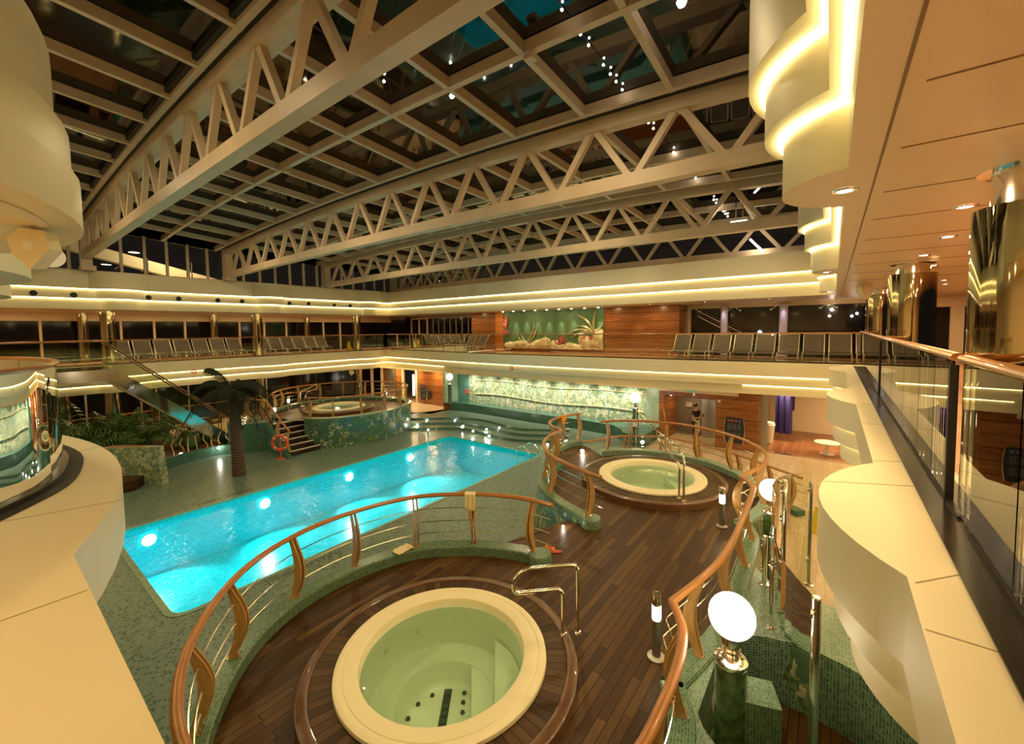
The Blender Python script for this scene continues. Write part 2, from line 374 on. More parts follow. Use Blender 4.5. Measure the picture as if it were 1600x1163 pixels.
# ------------------------------------------------------------------ setting: layered balcony and ceiling edges
XC=[4.3,10.6,16.9]
def lip(yr,xe,yl,xf,rs,rh,fs,fh,fc,xs=XC,bow=0):
    P=[]
    def add(p): P.append(p)
    add((xf,yr))
    for c in xs:
        for x,s in arcpts(c,rh,rs): add((x,yr+s))
    add((xe+bow*.9,yr)); 
    for k in range(1,8):
        t=k/8; y=yr+(yl-yr)*t; add((xe+bow*(.9-1.9*math.sin(PI*t)),y))
    add((xe+bow*.6,yl))
    for c in xs[::-1]:
        for x,s in arcpts(c,rh,rs)[::-1]: add((x,yl-s))
    add((xf,yl))
    for c in fc[::-1]:
        for y,s in arcpts(c,fh,fs)[::-1]: add((xf+s,y))
    return P
OUT=[(-9,-9),(24.5,-9),(24.5,33),(-9,33)]
def ring(m,inner,z,flip=False,outer=None): m.flat([outer or OUT,inner[::-1]],z,flip)
def wallring(m,inner,z0,z1,off=0):
    L=0;n=len(inner)
    for i in range(n):
        a=inner[i];b=inner[(i+1)%n]; l=math.hypot(a[0]-b[0],a[1]-b[1])
        m.quad((a[0],a[1],z0),(b[0],b[1],z0),(b[0],b[1],z1),(a[0],a[1],z1),[(L,0),(L+l,0),(L+l,z1-z0),(L,z1-z0)]); L+=l
def between(m,A,B,z):
    n=len(A)
    for i in range(n):
        j=(i+1)%n; m.quad((*A[i],z),(*A[j],z),(*B[j],z),(*B[i],z))
FC=[6.65,12.5,18.5]
B1=lip(-.36,17.9,25.4,.34,.42,1.2,.62,2.9,[6.7,12.9,19.],bow=.55)
B2=lip(-.46,18.02,25.5,.24,.40,1.02,.56,2.6,[6.7,12.9,19.],bow=.55)
B3=lip(-.56,18.14,25.6,.14,.38,.88,.5,2.4,[6.7,12.9,19.],bow=.55)
m=M(); ring(m,B1,3.75); struct(m,'floor_upper_deck',CREAM)
m=M(); wallring(m,B1,3.24,3.75); between(m,B1,B2,3.24); wallring(m,B2,2.88,3.24); between(m,B2,B3,2.88); wallring(m,B3,2.52,2.88); struct(m,'trim_1',CREAM,True)
m=M(); ring(m,B3,2.52,True); struct(m,'ceiling_lower_gallery',SOFF)
A1=lip(-.06,18.4,25.2,-.06,.42,.58,.88,2.43,FC,xs=[4.23,10.5,16.8])
A2=lip(.05,18.3,25.1,.0,.44,.78,.76,2.38,FC,xs=[4.23,10.5,16.8])
A3=lip(.17,18.2,25.0,.04,.44,1.0,.62,2.32,FC,xs=[4.23,10.5,16.8])
m=M(); ring(m,A1,6.2,True); struct(m,'ceiling_upper_gallery',CEIL)
m=M(); m.sweep([(-1.7+2.22*math.cos(a),6.35+2.22*math.sin(a),0) for a in [-1.3+2.6*k/40 for k in range(41)]],[(-.035,6.185),(.035,6.185),(.035,6.20),(-.035,6.20)]); m.sweep([(-1.7+2.22*math.cos(a),12.2+2.22*math.sin(a),0) for a in [-1.3+2.6*k/40 for k in range(41)]],[(-.035,6.185),(.035,6.185),(.035,6.20),(-.035,6.20)]); struct(m,'trim_50',SOFF,True)
m=M()
for (x0,y0,x1,y1) in ((-1.5,3.2,.33,3.2),(-1.5,1.6,.33,1.6),(-.3,6.6,.93,7.2),(-.2,5.0,.75,4.7),(2.6,-.37,2.6,-.6),(3.05,-.39,3.3,-.6),(5.6,-.37,5.7,-.6),(7.6,-.37,7.7,-.6),(9.5,-.37,9.6,-.6),(4.6,.02,4.9,-.6)):
    m.bar((x0,y0,3.751),(x1,y1,3.751),.008,.003)
struct(m,'trim_51',mat('ledge_joint',(.40,.33,.19),.6))
m=M(); wallring(m,A1,6.2,6.66); between(m,A1,A2,6.66); wallring(m,A2,6.66,7.07); between(m,A2,A3,7.07); wallring(m,A3,7.07,7.8); ring(m,A3,7.8)
struct(m,'trim_2',CREAM,True)
# inlaid grey lane on the ledge is the glass channel; soffit seams of the right gallery ceiling
m=M()
m.box((8,-.20-.02,6.199),(20,.014,.004))
for x in (1.2,2.58,3.45,4.5,5.6,6.9,8.2,9.6,11.2,13): m.box((x,-3.8,6.198),(.012,7.0,.004))
m.build('ceiling_seams',mat('seam',(.25,.17,.08),.6),None,kind='structure')
# cove light strips: thin tubes under each upper tier
def stripline(name,path,r,mt,label,cl=False):
    m=M(); m.tube(path,r,6,cl); return one(m,name,mt,label,'light strip')
def seg(P,i0,i1,z,dx=0,dy=0): return [(p[0]+dx,p[1]+dy,z) for p in P[i0:i1]]
nR=3*15+1
def offs(A,z): return [(p[0],p[1],z) for p in A]
iR=nR; iE=iR+9; iL=iE+3*15+1
for nm,A,z,dz in (('upper',A2,7.07,'upper'),('lower',A1,6.66,'lower')):
    for side,(a,b),d in (('right',(0,iR+1),(0,.03)),('end wall',(iR,iE),(-.03,0)),('left',(iE-1,iL),(0,-.03))):
        stripline('cove_light_strip',[(p[0]+d[0],p[1]+d[1],z-.022) for p in A[a:b]],.016,STRIP,f'{dz} glowing warm light strip along the {side} ceiling edge under the roof')
for nm,A,z,dz in (('upper',B2,3.24,'upper'),('lower',B3,2.88,'lower')):
    for side,(a,b),d in (('right',(1,iR+1),(0,.03)),('end wall',(iR,iE),(-.03,0)),('left',(iE-1,iL),(0,-.03)),('camera side',(iL,len(A)),(.03,0))):
        if side=='end wall' and nm=='lower':
            for sd,sl in (('right end',(iR,iR+2)),('left end',(iE-3,iE))):
                stripline('cove_light_strip',[(p[0]+d[0],p[1]+d[1],z-.022) for p in A[sl[0]:sl[1]]],.014,STRIP2,f'lower glowing light strip under the balcony edge, {sd} of the end wall')
            continue
        stripline('cove_light_strip',[(p[0]+d[0],p[1]+d[1],z-.022) for p in A[a:b]],.014,STRIP2,f'{dz} glowing warm light strip under the {side} balcony edge')
# ------------------------------------------------------------------ floors
ZP=-.35
pool=[(2.15,9.95),(14.9,9.95),(14.9,15.6),(2.15,15.6)]
def rounded(P,r,n=5):
    out=[];N=len(P)
    for i in range(N):
        a=Vector((*P[i-1],0));b=Vector((*P[i],0));c=Vector((*P[(i+1)%N],0))
        d1=(a-b).normalized();d2=(c-b).normalized(); p1=b+d1*r;p2=b+d2*r
        for k in range(n+1):
            t=k/n; q=(1-t)**2*p1+2*t*(1-t)*b+t*t*p2; out.append((q.x,q.y))
    return out
poolr=rounded(pool,.35)
# end steps (three curved risers)
s0=crom([at(x,y,ZP) for x,y in[(560,672),(600,675),(660,672),(700,671.5),(730,673),(756,680),(780,685.5),(808,690),(850,692),(880,694)]],4)
s2=crom([at(x,y,0.) for x,y in[(600,653),(640,653.5),(675,653),(700,652.5),(727,653),(756,656),(782,662.5),(810,669),(850,671),(890,672)]],4)
s0=[(p.x,p.y) for p in s0]; s2=[(p.x,p.y) for p in s2]
s1=[((a[0]*.5+b[0]*.5),(a[1]*.5+b[1]*.5)) for a,b in zip(s0,s2)]
deckout=[(-3,-9),(24.5,-9),(24.5,33),(-3,33)]
m=M(); m.flat([deckout,poolr[::-1]],ZP); struct(m,'floor_pool_deck',MOSF)
m=M()
for a,b,z0,z1 in ((s0,s1,ZP,ZP+.12),(s1,s2,ZP+.12,ZP+.24)):
    for i in range(len(a)-1):
        m.quad((*a[i],z1),(*a[i+1],z1),(*b[i+1],z1),(*b[i],z1),[a[i],a[i+1],b[i+1],b[i]])
o=struct(m,'floor_end_step_treads',MOSF)
m=M(); L=0
for a,z0,z1 in ((s0,ZP,ZP+.12),(s1,ZP+.12,ZP+.24),(s2,ZP+.24,0.)):
    L=0
    for i in range(len(a)-1):
        l=math.hypot(a[i+1][0]-a[i][0],a[i+1][1]-a[i][1]); m.quad((*a[i],z0),(*a[i+1],z0),(*a[i+1],z1),(*a[i],z1),[(L,z0),(L+l,z0),(L+l,z1),(L,z1)]); L+=l
struct(m,'trim_3',MOST)
m=M(); m.flat([s2+[(13.0,7.9),(13.0,6.2),(19.6,6.2),(19.6,19.4)]],0.); m.quad((*s2[-1],ZP),(13.0,7.9,ZP),(13.0,7.9,0),(*s2[-1],0)); struct(m,'floor_end_platform',MOSF)
m=M(); m.flat([[(7.4,-6),(19.6,-6),(19.6,6.2),(13.2,6.2),(13.0,1.0),(7.4,1.0)]],0.002); m.quad((7.4,-6,0),(7.4,1.,0),(7.4,1.,ZP),(7.4,-6,ZP)); struct(m,'floor_side_walk',BEIGE)
m=M(); m.flat([[(19.6,-8),(24.4,-8),(24.4,3.9),(19.6,3.9)]],0.004); struct(m,'floor_lounge',REDWF)
m=M(); m.flat([[(19.6,3.9),(22.4,3.9),(22.4,6.2),(19.6,6.2)]],0.004); m.flat([[(17,19.4),(19.6,19.4),(24,19.4),(24,29.5),(16.6,29.5),(15.8,24)]],-.0); m.flat([[(-2,24.5),(16.4,24.5),(16.4,31),(-2,31)]],ZP+.01); struct(m,'floor_gallery',BEIGE)
m=M(); m.flat([[(-3,-9),(24.4,-9),(24.4,-.95),(-3,-.95)]],3.756); m.flat([[(-9,26.0),(24,26.0),(24,31),(-9,31)]],3.756); m.flat([[(18.6,-1),(24,-1),(24,26),(18.6,26)]],3.754); struct(m,'floor_upper_planks',UPFL)
# pool basin
m=M(); L=0; zb=-1.9
for i in range(len(poolr)):
    a=poolr[i];b=poolr[(i+1)%len(poolr)]; l=math.hypot(a[0]-b[0],a[1]-b[1])
    m.quad((*a,zb),(*b,zb),(*b,ZP),(*a,ZP),[(L,0),(L+l,0),(L+l,1.5),(L,1.5)]); L+=l
m.flat([poolr],zb)
pb=thing('swimming_pool','long rectangular swimming pool of bright turquoise water','pool',(0,0,0))
m.build('basin',POOLT,pb)
m=M(); m.flat([poolr],ZP-.12); m.build('water',WATER,pb)
m=M(); m.sweep([(p[0],p[1],ZP) for p in poolr],[(-.10,-.02),(-.10,.012),(.02,.012),(.02,-.02)],True); m.build('edge_coping',MOSL,pb)
pl=[(232,840),(413,785),(545,743),(640,712)]
for i,(x,y) in enumerate(pl):
    p=atY(x,y,15.58); X=p.x; z=-.82
    t=thing('pool_lamp',f'round underwater lamp glowing in the far long wall of the pool, {ORD[i]} from the left','lamp',(X,15.57,z))
    mm=M(); mm.lathe([(0,0),(.15,0),(.17,.02),(.17,.03)],20); mm.xform(Matrix.Rotation(PI/2,4,'X')); mm.build('lens',POOLL,t)
    mm=M(); mm.lathe([(.17,.0),(.20,.0),(.20,.05),(.17,.05)],20); mm.xform(Matrix.Rotation(PI/2,4,'X')); mm.build('bezel',CHROME,t)
    lamp('pool_lamp_light','SPOT',(0,-.12,0),230,(.75,1,1),.12,(0,-1,-.85),math.radians(104),.5,parent=t)
    lamp('pool_lamp_light','SPOT',(0,-5.35,-.1),110,(.75,1,1),.12,(0,1,-.85),math.radians(104),.5,parent=t)
# depth marking on deck
def text(s,loc,rz,size,mt,name,parent=None,tilt=None,ext=.002):
    cu=bpy.data.curves.new(name,'FONT'); cu.body=s; cu.size=size; cu.extrude=ext; cu.align_x='CENTER'; cu.align_y='CENTER'
    o=bpy.data.objects.new(name,cu); C.objects.link(o); o.location=loc; o.rotation_euler=tilt if tilt else (0,0,rz); cu.materials.append(mt)
    bpy.context.view_layer.update(); me=bpy.data.meshes.new_from_object(o.evaluated_get(bpy.context.evaluated_depsgraph_get()))
    o2=bpy.data.objects.new(name,me); C.objects.link(o2); o2.location=loc; o2.rotation_euler=o.rotation_euler; bpy.data.objects.remove(o)
    if parent: o2.parent=parent
    return o2
t=thing('depth_marking','dark tile lettering 1.70M 5FT7IN on the deck beside the near pool edge','sign',(4.5,9.64,ZP+.003)); text('1.70M  5FT7IN',(0,0,0),0,.27,TXT,'lettering',t)
t=thing('depth_marking','dark tile lettering 1.70M 5FT7IN on the deck along the far pool edge','sign',(5.0,15.95,ZP+.003)); text('1.70M  5FT7IN',(0,0,0),0,.27,TXT,'lettering',t)
# ------------------------------------------------------------------ raised hot-tub deck (right) : z=1
ZD=1.0
nearcurb=[(5.98,4.05),(5.90,4.45),(5.55,5.2),(4.82,5.98),(3.8,6.33),(2.8,6.30),(1.95,5.88),(1.28,5.1),(.92,4.3),(.82,3.5),(1.0,2.5),(1.6,1.62),(2.5,1.1),(3.4,1.02),(4.15,1.10),(4.62,1.34)]
rightcurb=[(4.62,1.34),(5.2,1.20),(5.8,1.09),(6.6,1.05),(7.5,1.06),(8.3,1.08),(8.95,1.14),(9.38,1.40)]
farcurb=[(9.38,1.40),(9.9,1.26),(10.5,1.13),(11.3,1.15),(12.1,1.5),(12.8,2.15),(13.25,3.0),(13.4,3.9),(13.15,4.9),(12.75,5.5),(12.35,5.9)]
leftp=[(13.1,7.05),(12.5,7.26),(11.8,7.32),(11.25,7.15),(10.86,6.75),(10.64,6.36),(10.2,6.33),(9.6,6.22),(9.1,5.97),(8.62,5.58),(8.22,5.05),(7.98,4.5),(7.78,3.95)]
e1=at(790,846,ZD); e2=at(900,816,ZD)
def sm(P,n=5): return [(p.x,p.y) for p in crom([(a,b,0) for a,b in P],n)]
NC,RC,FCb,LP=sm(nearcurb),sm(rightcurb),sm(farcurb),sm(leftp)
deckloop=NC+RC[1:]+FCb[1:]+[(12.9,6.6)]+LP+[(7.62,4.42),(6.6,4.75),(5.95,4.98)]
TUBS=(((3.38,3.72),1.27,1.64),((11.02,3.78),1.38,1.85))
m=M(); m.flat([deckloop]+[circ(c[0],c[1],rs-.02,48)[::-1] for c,_,rs in TUBS],ZD); struct(m,'floor_tub_deck',TEAK)
m=M(); m.bar((5.95,4.96,ZD-.03),(7.66,4.40,ZD-.03),.08,.08)
for k in range(1,6):
    z=ZD-k*.225; d=k*.26-.3
    m.hexa([(5.98+.3*d,5.0+d,z-.2),(7.66+.3*d,4.44+d,z-.2),(7.74+.3*d,4.7+d,z-.2),(6.06+.3*d,5.26+d,z-.2),(5.98+.3*d,5.0+d,z),(7.66+.3*d,4.44+d,z),(7.74+.3*d,4.7+d,z),(6.06+.3*d,5.26+d,z)])
struct(m,'trim_4',TEAK)
def curb(path,name,label,w=.27,z0=ZD,z1=1.17,wallout=None,mt=MOSG,capr=True):
    t=thing(name,label,'curb',(0,0,0))
    P=[(p[0],p[1],0) for p in path]
    m=M(); m.sweep(P,[(-w/2,z0-.05),(w/2,z0-.05),(w/2,z1-.02),(w/2-.02,z1),(-w/2+.02,z1),(-w/2,z1-.02)]); m.build('curb_body',mt,t)
    if wallout:
        sgn,bz=wallout
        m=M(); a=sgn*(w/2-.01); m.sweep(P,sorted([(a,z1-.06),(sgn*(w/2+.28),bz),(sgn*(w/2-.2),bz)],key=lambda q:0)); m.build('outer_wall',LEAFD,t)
    return t
t=curb(NC,'mosaic_curb','green mosaic curb curving around the nearest hot tub',wallout=(-1,ZP))
t=curb(RC,'mosaic_curb','green mosaic curb under the wavy right-hand railing',wallout=(-1,ZP))
t=curb(FCb,'mosaic_curb','teal mosaic curb curving behind the second hot tub',mt=MOSL,wallout=(-1,0.))
t=curb(LP,'mosaic_curb','green mosaic curb with leaf-patterned wall between pool and second hot tub',wallout=(-1,ZP),mt=MOSG)
for p,l in (((5.98,4.02),'round green mosaic curb end by the red sandals'),((7.76,3.92),'round green mosaic curb end by the teak walkway')):
    m=M(); m.lathe([(0,.18),(.19,.18),(.21,.15),(.21,-.02),(0,-.02)],24,(*p,ZD)); one(m,'curb_bollard',MOSG,l,'curb end',smooth=True)
# railings
def railing(path,label,posts,z0=1.17,z1=2.1,center=None,inside=1,rods=(.28,.52,.76),ends=(0.06,0.06),rail_r=.042,zs=None,bow=.13):
    t=thing('railing',label,'railing',(0,0,0))
    P=[Vector((p[0],p[1],0)) for p in path]; n=len(P)
    def zz(i,h): return (zs(P[i]) if zs else 0)+h
    L=[0]
    for i in range(1,n): L.append(L[-1]+(P[i]-P[i-1]).length)
    m=M(); prof=[(rail_r*1.15*math.cos(a*PI/5),rail_r*.85*math.sin(a*PI/5)) for a in range(10)]
    m.sweep([(P[i].x,P[i].y,zz(i,z1)) for i in range(n)],prof); m.build('handrail',HANDW,t,True)
    for q,f in enumerate(rods):
        m=M(); pts=[]
        for i in range(n):
            d=P[min(i+1,n-1)]-P[max(i-1,0)]; d.normalize(); nn=Vector((-d.y,d.x,0))*inside
            o=nn*bow*.75*math.sin(PI*f); pts.append((P[i].x+o.x,P[i].y+o.y,zz(i,z0+(z1-z0)*f)))
        m.tube(pts,.008,5); m.build('rod',CHROME,t,True)
    for s in posts:
        l=s*L[-1]; i=max(0,min(n-2,next((k for k in range(n-1) if L[k+1]>=l),n-2))); u=(l-L[i])/max(1e-6,L[i+1]-L[i]); p=P[i].lerp(P[i+1],u)
        d=(P[i+1]-P[i]).normalized(); nn=Vector((-d.y,d.x,0))*inside; zb=zz(i,0)
        m=M()
        for sd in(-1,1):
            K_=10; rows=[]
            for k in range(K_+1):
                f=k/K_; z=zb+z0+(z1-.03-z0)*f; c=bow*math.sin(PI*f)-.02; wd=.035+.03*math.sin(PI*min(1,f*1.1))
                b=p+d*(sd*.032)
                rows.append([b+nn*(c-wd)+d*.012+Vector((0,0,z)),b+nn*(c+wd)+d*.012+Vector((0,0,z)),b+nn*(c+wd)-d*.012+Vector((0,0,z)),b+nn*(c-wd)-d*.012+Vector((0,0,z))])
            base=len(m.v)
            for r in rows: m.v+=r
            for k in range(K_):
                for j in range(4):
                    j2=(j+1)%4; w_=.07 if j in(0,2) else .024
                    m.face((base+k*4+j,base+k*4+j2,base+(k+1)*4+j2,base+(k+1)*4+j),[(k*.1,0),(k*.1,w_),(k*.1+.1,w_),(k*.1+.1,0)])
            m.face((base+3,base+2,base+1,base)); m.face([base+K_*4+j for j in range(4)])
        po=m.build('post',POSTW,t); m=M(); m.box((p.x,p.y,zb+z0+.006),(.13,.13,.012),math.atan2(d.y,d.x)); m.build('foot_plate',CHROME,po)
    return t
import bisect
nearL=NC[:next(i for i,p in enumerate(NC) if p[0]<1.4 and p[1]<3.0)]
def flen(P,i): return sum(math.hypot(P[k+1][0]-P[k][0],P[k+1][1]-P[k][1]) for k in range(i))
def frac_at(P,q):
    i=min(range(len(P)),key=lambda k:(P[k][0]-q[0])**2+(P[k][1]-q[1])**2); return flen(P,i)/flen(P,len(P)-1)
near_left_path=[(5.98,3.75)]+nearL
railing(near_left_path,'curved wooden railing around the near hot tub, pool side',[frac_at(near_left_path,q) for q in [(5.93,4.15),(5.54,5.17),(4.78,5.97),(3.79,6.31),(2.77,6.29),(1.84,5.75),(1.17,4.91)]],inside=1)
nr=[p for p in NC if p[1]<1.75 and p[0]>1.2]
wav=nr+RC[1:]+FCb[1:]
railing(wav,'long wavy wooden railing from the foreground round the second hot tub',[frac_at(wav,q) for q in [(2.3,1.2),(3.4,1.02),(4.3,1.15),(5.2,1.2),(6.4,1.06),(7.6,1.06),(8.7,1.1),(9.5,1.38),(10.6,1.13),(12.0,1.45),(12.85,2.2),(13.3,3.2),(13.35,4.2),(12.95,5.2)]]+[.985],inside=1)
lp2=LP+[(7.72,3.68)]
railing(lp2,'S-shaped wooden railing between the pool and the second hot tub',[frac_at(lp2,q) for q in [(13.0,7.08),(12.2,7.3),(11.3,7.18),(10.8,6.65),(10.2,6.33),(9.2,6.0),(8.45,5.35),(7.82,4.05)]],inside=1)
br=sm([(13.1,7.05),(14.0,6.6),(14.9,6.1),(15.5,5.0),(15.3,3.6),(14.7,2.3),(13.9,1.2),(13.4,.55)],5)
railing(br,'lower wooden railing beside the beige walkway behind the second hot tub',[frac_at(br,q) for q in [(14.9,6.1),(15.4,5.1),(15.3,3.6),(14.8,2.4),(14.1,1.45)]]+[.96],z0=.15,z1=1.05,inside=1)
m=M(); m.sweep([(p[0],p[1],0) for p in br],[(-.14,0),(.14,0),(.14,.15),(-.14,.15)]); one(m,'mosaic_curb',MOST,'low teal mosaic curb on the beige walkway floor','curb')
# ------------------------------------------------------------------ hot tubs
def hot_tub(c,r,label,rstep,grip):
    t=thing('hot_tub',label,'hot tub',(*c,ZD))
    # wooden surround : radial boards + rim ring
    m=M(); n=72; rin=r*.97; r1=rstep-.13
    for k in range(n):
        a=2*PI*k/n;b=2*PI*(k+1)/n
        m.quad((rin*math.cos(a),rin*math.sin(a),.14),(r1*math.cos(a),r1*math.sin(a),.14),(r1*math.cos(b),r1*math.sin(b),.14),(rin*math.cos(b),rin*math.sin(b),.14),[(0,a*r1),(r1-rin,a*r1),(r1-rin,b*r1),(0,b*r1)])
    m.build('wood_surround',TEAKR,t)
    m=M(); m.lathe([(r1+.006,.12),(r1+.006,.145),(rstep-.02,.145),(rstep,.13),(rstep,-.01)],72); m.build('edge_board',HANDW2,t,True)
    m=M(); m.lathe([(r*.99,.13),(r,.15),(r*.995,.185),(r*.96,.20),(r*.93,.195),(r*.925,.188),(r*.915,.188),(r*.91,.195),(r*.80,.20),(r*.785,.19),(r*.775,.15),(r*.77,.10)],72); m.build('rim',TUBR,t,True)
    m=M(); ri=r*.772
    m.lathe([(ri,.12),(ri*.985,-.05),(ri*.97,-.33),(ri*.93,-.42),(ri*.62,-.45),(ri*.60,-.48),(ri*.55,-.66),(ri*.50,-.70),(0,-.70)],60); m.build('shell',TUBC,t,True)
    # step ledges on one side
    for q,(h,a0) in enumerate(((-.46,-1.35),(-.22,-1.05))):
        m=M(); rr=ri*.97; xin=ri*(.34 if q==0 else .64); P=[]
        am=math.acos(min(.999,xin/rr)); pts=[(rr*math.cos(-am+2*am*k/14),rr*math.sin(-am+2*am*k/14)) for k in range(15)]
        m.prism(pts,-.69,h); m.xform(Matrix.Rotation(-.82 if q==0 else -.88,4,'Z')); m.build('step',TUBC,t)
    m=M()
    for k in range(9): m.lathe([(0,.012),(.045,.012),(.045,0)],10,(-.05*0-.02,-.44+.11*k*.9,-.69))
    m.bar((-.02,-.5,-.692),(-.02,.42,-.692),.10,.01); m.xform(Matrix.Rotation(-.92,4,'Z')); m.build('drain_grate',DARKT,t)
    for (dx,dy) in ((.2,.36),(.2,.22),(.21,.08),(.21,-.1),(.22,-.25),(-.38,.2),(-.46,0),(-.46,-.22),(-.22,.33)):
        m=M(); m.lathe([(0,.015),(.026,.015),(.03,0)],10,(dx,dy,-.695)); m.xform(Matrix.Rotation(-.92,4,'Z')); m.build('air_nozzle',DARKT,t)
    for a in (1.2,1.75,2.4,3.0): 
        m=M(); m.lathe([(0,.02),(.03,.02),(.035,0)],10); m.xform(Matrix.Translation((ri*.975*math.cos(a),ri*.975*math.sin(a),-.16))@Matrix.Rotation(a,4,'Z')@Matrix.Rotation(-PI/2,4,'Y')); m.build('jet',CHROME,t)
    m=M(); m.flat([circ(0,0,ri*.995,60)],.075); m.build('water',TUBW,t)
    return t
HANDW2=wood('edge_board_wood',(.085,.036,.012),(.16,.075,.026),.3,(3,30),coat=.3); DARKT=mat('tub_fittings',(.05,.07,.05),.5)
hot_tub((3.38,3.72),1.27,'large round cream hot tub with green water in the foreground',1.64,0)
hot_tub((11.02,3.78),1.38,'round cream hot tub with green water inside the far right railing ring',1.85,0)
def grab(pts,label):
    t=thing('grab_rail',label,'handrail',pts[0]); o=Vector(pts[0])
    m=M(); m.tube([Vector(p)-o for p in pts],.027,10); m.build('bar',CHROME,t,True)
    for p in(pts[0],pts[-1]):
        m=M(); m.lathe([(0,.035),(.045,.03),(.055,.0)],16,Vector(p)-o-Vector((0,0,.01))); m.build('foot_flange',CHROME,t,True)
zt=ZD+.145
b1=Vector((4.54,2.70,zt)); b2=Vector((4.68,2.56,zt)); u=Vector((-.70,.71,0))
def loop(b1,b2,u,h1,h2,ln):
    Z=Vector((0,0,1)); R_=(h2-h1)/2; mid=(h1+h2)/2
    P=[b1,b1+Z*h1*.5,b1+Z*(h1-.10)]
    for k in range(1,5): t=PI/2*k/4; P.append(b1+u*(.09*(1-math.cos(t)))+Z*(h1-.09+.09*math.sin(t)))
    P.append(b1+u*(ln*.55)+Z*h1)
    for k in range(9):
        t=-PI/2+PI*k/8; P.append(b1.lerp(b2,k/8)+u*(ln-R_+R_*math.cos(t))+Z*(mid+R_*math.sin(t)))
    P.append(b2+u*(ln*.5)+Z*h2)
    for k in range(3,-1,-1): t=PI/2*k/4; P.append(b2+u*(.09*(1-math.cos(t)))+Z*(h2-.09+.09*math.sin(t)))
    P+=[b2+Z*(h2*.5),b2]
    return crom(P,3)
grab(loop(b1,b2,u,.62,.93,.74),'bent polished steel handrail beside the foreground hot tub')
b1=Vector((9.95,2.76,zt)); b2=Vector((9.82,2.62,zt)); u=Vector((.55,.83,0))
P=[b1,b1+Vector((0,0,.5)),b1+Vector((0,0,.78)),b1+u*.25+Vector((0,0,.92)),b1+u*.62+Vector((0,0,1.1)),b1+u*.75+Vector((0,0,1.22)),b1+u*.66+Vector((0,0,1.33)),b2+u*.55+Vector((0,0,1.3)),b2+u*.15+Vector((0,0,1.12)),b2+Vector((0,0,.95)),b2+Vector((0,0,.5)),b2]
grab(crom(P,4),'bent polished steel handrail beside the second hot tub')
# bollard lamps
def bollard(p,label,pw=14):
    t=thing('bollard_lamp',label,'lamp',p)
    m=M(); m.lathe([(0,0),(.11,0),(.11,.02),(.055,.035),(.052,.04)],20); m.build('base',BRUSH,t,True)
    m=M(); m.lathe([(.052,.03),(.052,.50)],20); m.build('post',BRUSH,t,True)
    m=M(); m.lathe([(.05,.50),(.055,.52),(.055,.68),(.05,.69)],20); m.build('lens',GLOBE,t,True)
    m=M(); m.lathe([(.054,.69),(.056,.70),(.056,.82),(.05,.835),(0,.84)],20); m.build('cap',CHROME,t,True)
    lamp('bollard_lamp_light','POINT',(0,0,.6),pw,WARM2,.07,parent=t)
    return t
bollard((5.06,1.66,ZD),'steel bollard lamp glowing on the teak deck nearest the camera')
bollard((9.30,1.72,ZD),'steel bollard lamp glowing on the teak deck beside the second hot tub')
# globe lamp posts
def globe(p,h,r,label,pr=.15,ped=None,pw=60):
    t=thing('globe_lamp',label,'lamp',p)
    m=M(); m.lathe([(0,0),(pr,0),(pr,h-r-.28)],28); m.build('marble_post',MARBLE,t,True)
    m=M(); z=h-r-.28; m.lathe([(pr,z),(pr*1.03,z+.01),(pr*1.03,z+.05),(pr*.8,z+.07),(pr*.55,z+.08),(pr*.6,z+.11),(pr*.5,z+.13),(pr*.6,z+.16),(pr*.5,z+.18),(pr*.62,z+.22),(pr*.5,z+.3)],28); m.build('collar',CHROME,t,True)
    m=M(); m.lathe([(0,-r)]+[(r*math.cos(a),r*math.sin(a)) for a in [(-PI/2+PI*k/14) for k in range(1,14)]]+[(0,r)],28,(0,0,h)); m.build('globe',GLOBE,t,True)
    lamp('globe_lamp_light','POINT',(0,0,h+.0),pw,WARM2,r*1.03,parent=t)
    return t
globe((4.56,.74,ZP),2.57,.215,'large glowing globe lamp on a green marble post in the foreground')
globe((9.72,.90,0.),1.83,.215,'glowing globe lamp behind the shower glass on the right',.14)
globe((18.0,6.9,.5),1.50,.22,'glowing globe lamp right of the leaf mosaic wall',.12,pw=60)
globe((18.0,18.7,.5),1.72,.2,'glowing globe lamp left of the leaf mosaic wall',.12,pw=60)
# ------------------------------------------------------------------ shower plinth right foreground
rc=(5.08,.16); rcirc=circ(rc[0],rc[1],1.10,40)
pl_out=[(2.6,-2.2),(7.25,-2.2),(7.35,.2),(7.5,.7),(7.9,1.0),(4.9,1.13),(4.62,1.2),(4.2,1.0),(3.4,.9),(2.6,.98)]
m=M()
rcl=[p for p in rcirc]
rcl2=[(x,min(y,1.02)) for x,y in rcl]
m.flat([pl_out,rcl2[::-1]],1.12); struct(m,'floor_shower_plinth',MOSL)
m=M(); L=0
for i in range(len(rcl2)):
    a=rcl2[i-1];b=rcl2[i]; l=math.hypot(a[0]-b[0],a[1]-b[1]); m.quad((*a,ZP),(*b,ZP),(*b,1.12),(*a,1.12),[(L,0),(L+l,0),(L+l,1.47),(L,1.47)]); L+=l
for i in range(len(pl_out)):
    a=pl_out[i-1];b=pl_out[i]; l=math.hypot(a[0]-b[0],a[1]-b[1]); m.quad((*a,ZP),(*b,ZP),(*b,1.12),(*a,1.12),[(0,0),(l,0),(l,1.47),(0,1.47)])
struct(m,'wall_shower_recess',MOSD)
m=M(); m.flat([rcl2],.25); struct(m,'floor_shower_recess',TEAK)
m=M(); m.hexa([(4.62,.30,.2),(4.95,.42,.2),(4.85,.72,.2),(4.5,.62,.2),(4.62,.30,1.42),(4.95,.42,1.42),(4.85,.72,1.42),(4.5,.62,1.42)]); one(m,'mosaic_pedestal',MOSG,'green mosaic pedestal behind the foreground marble lamp post','pedestal')
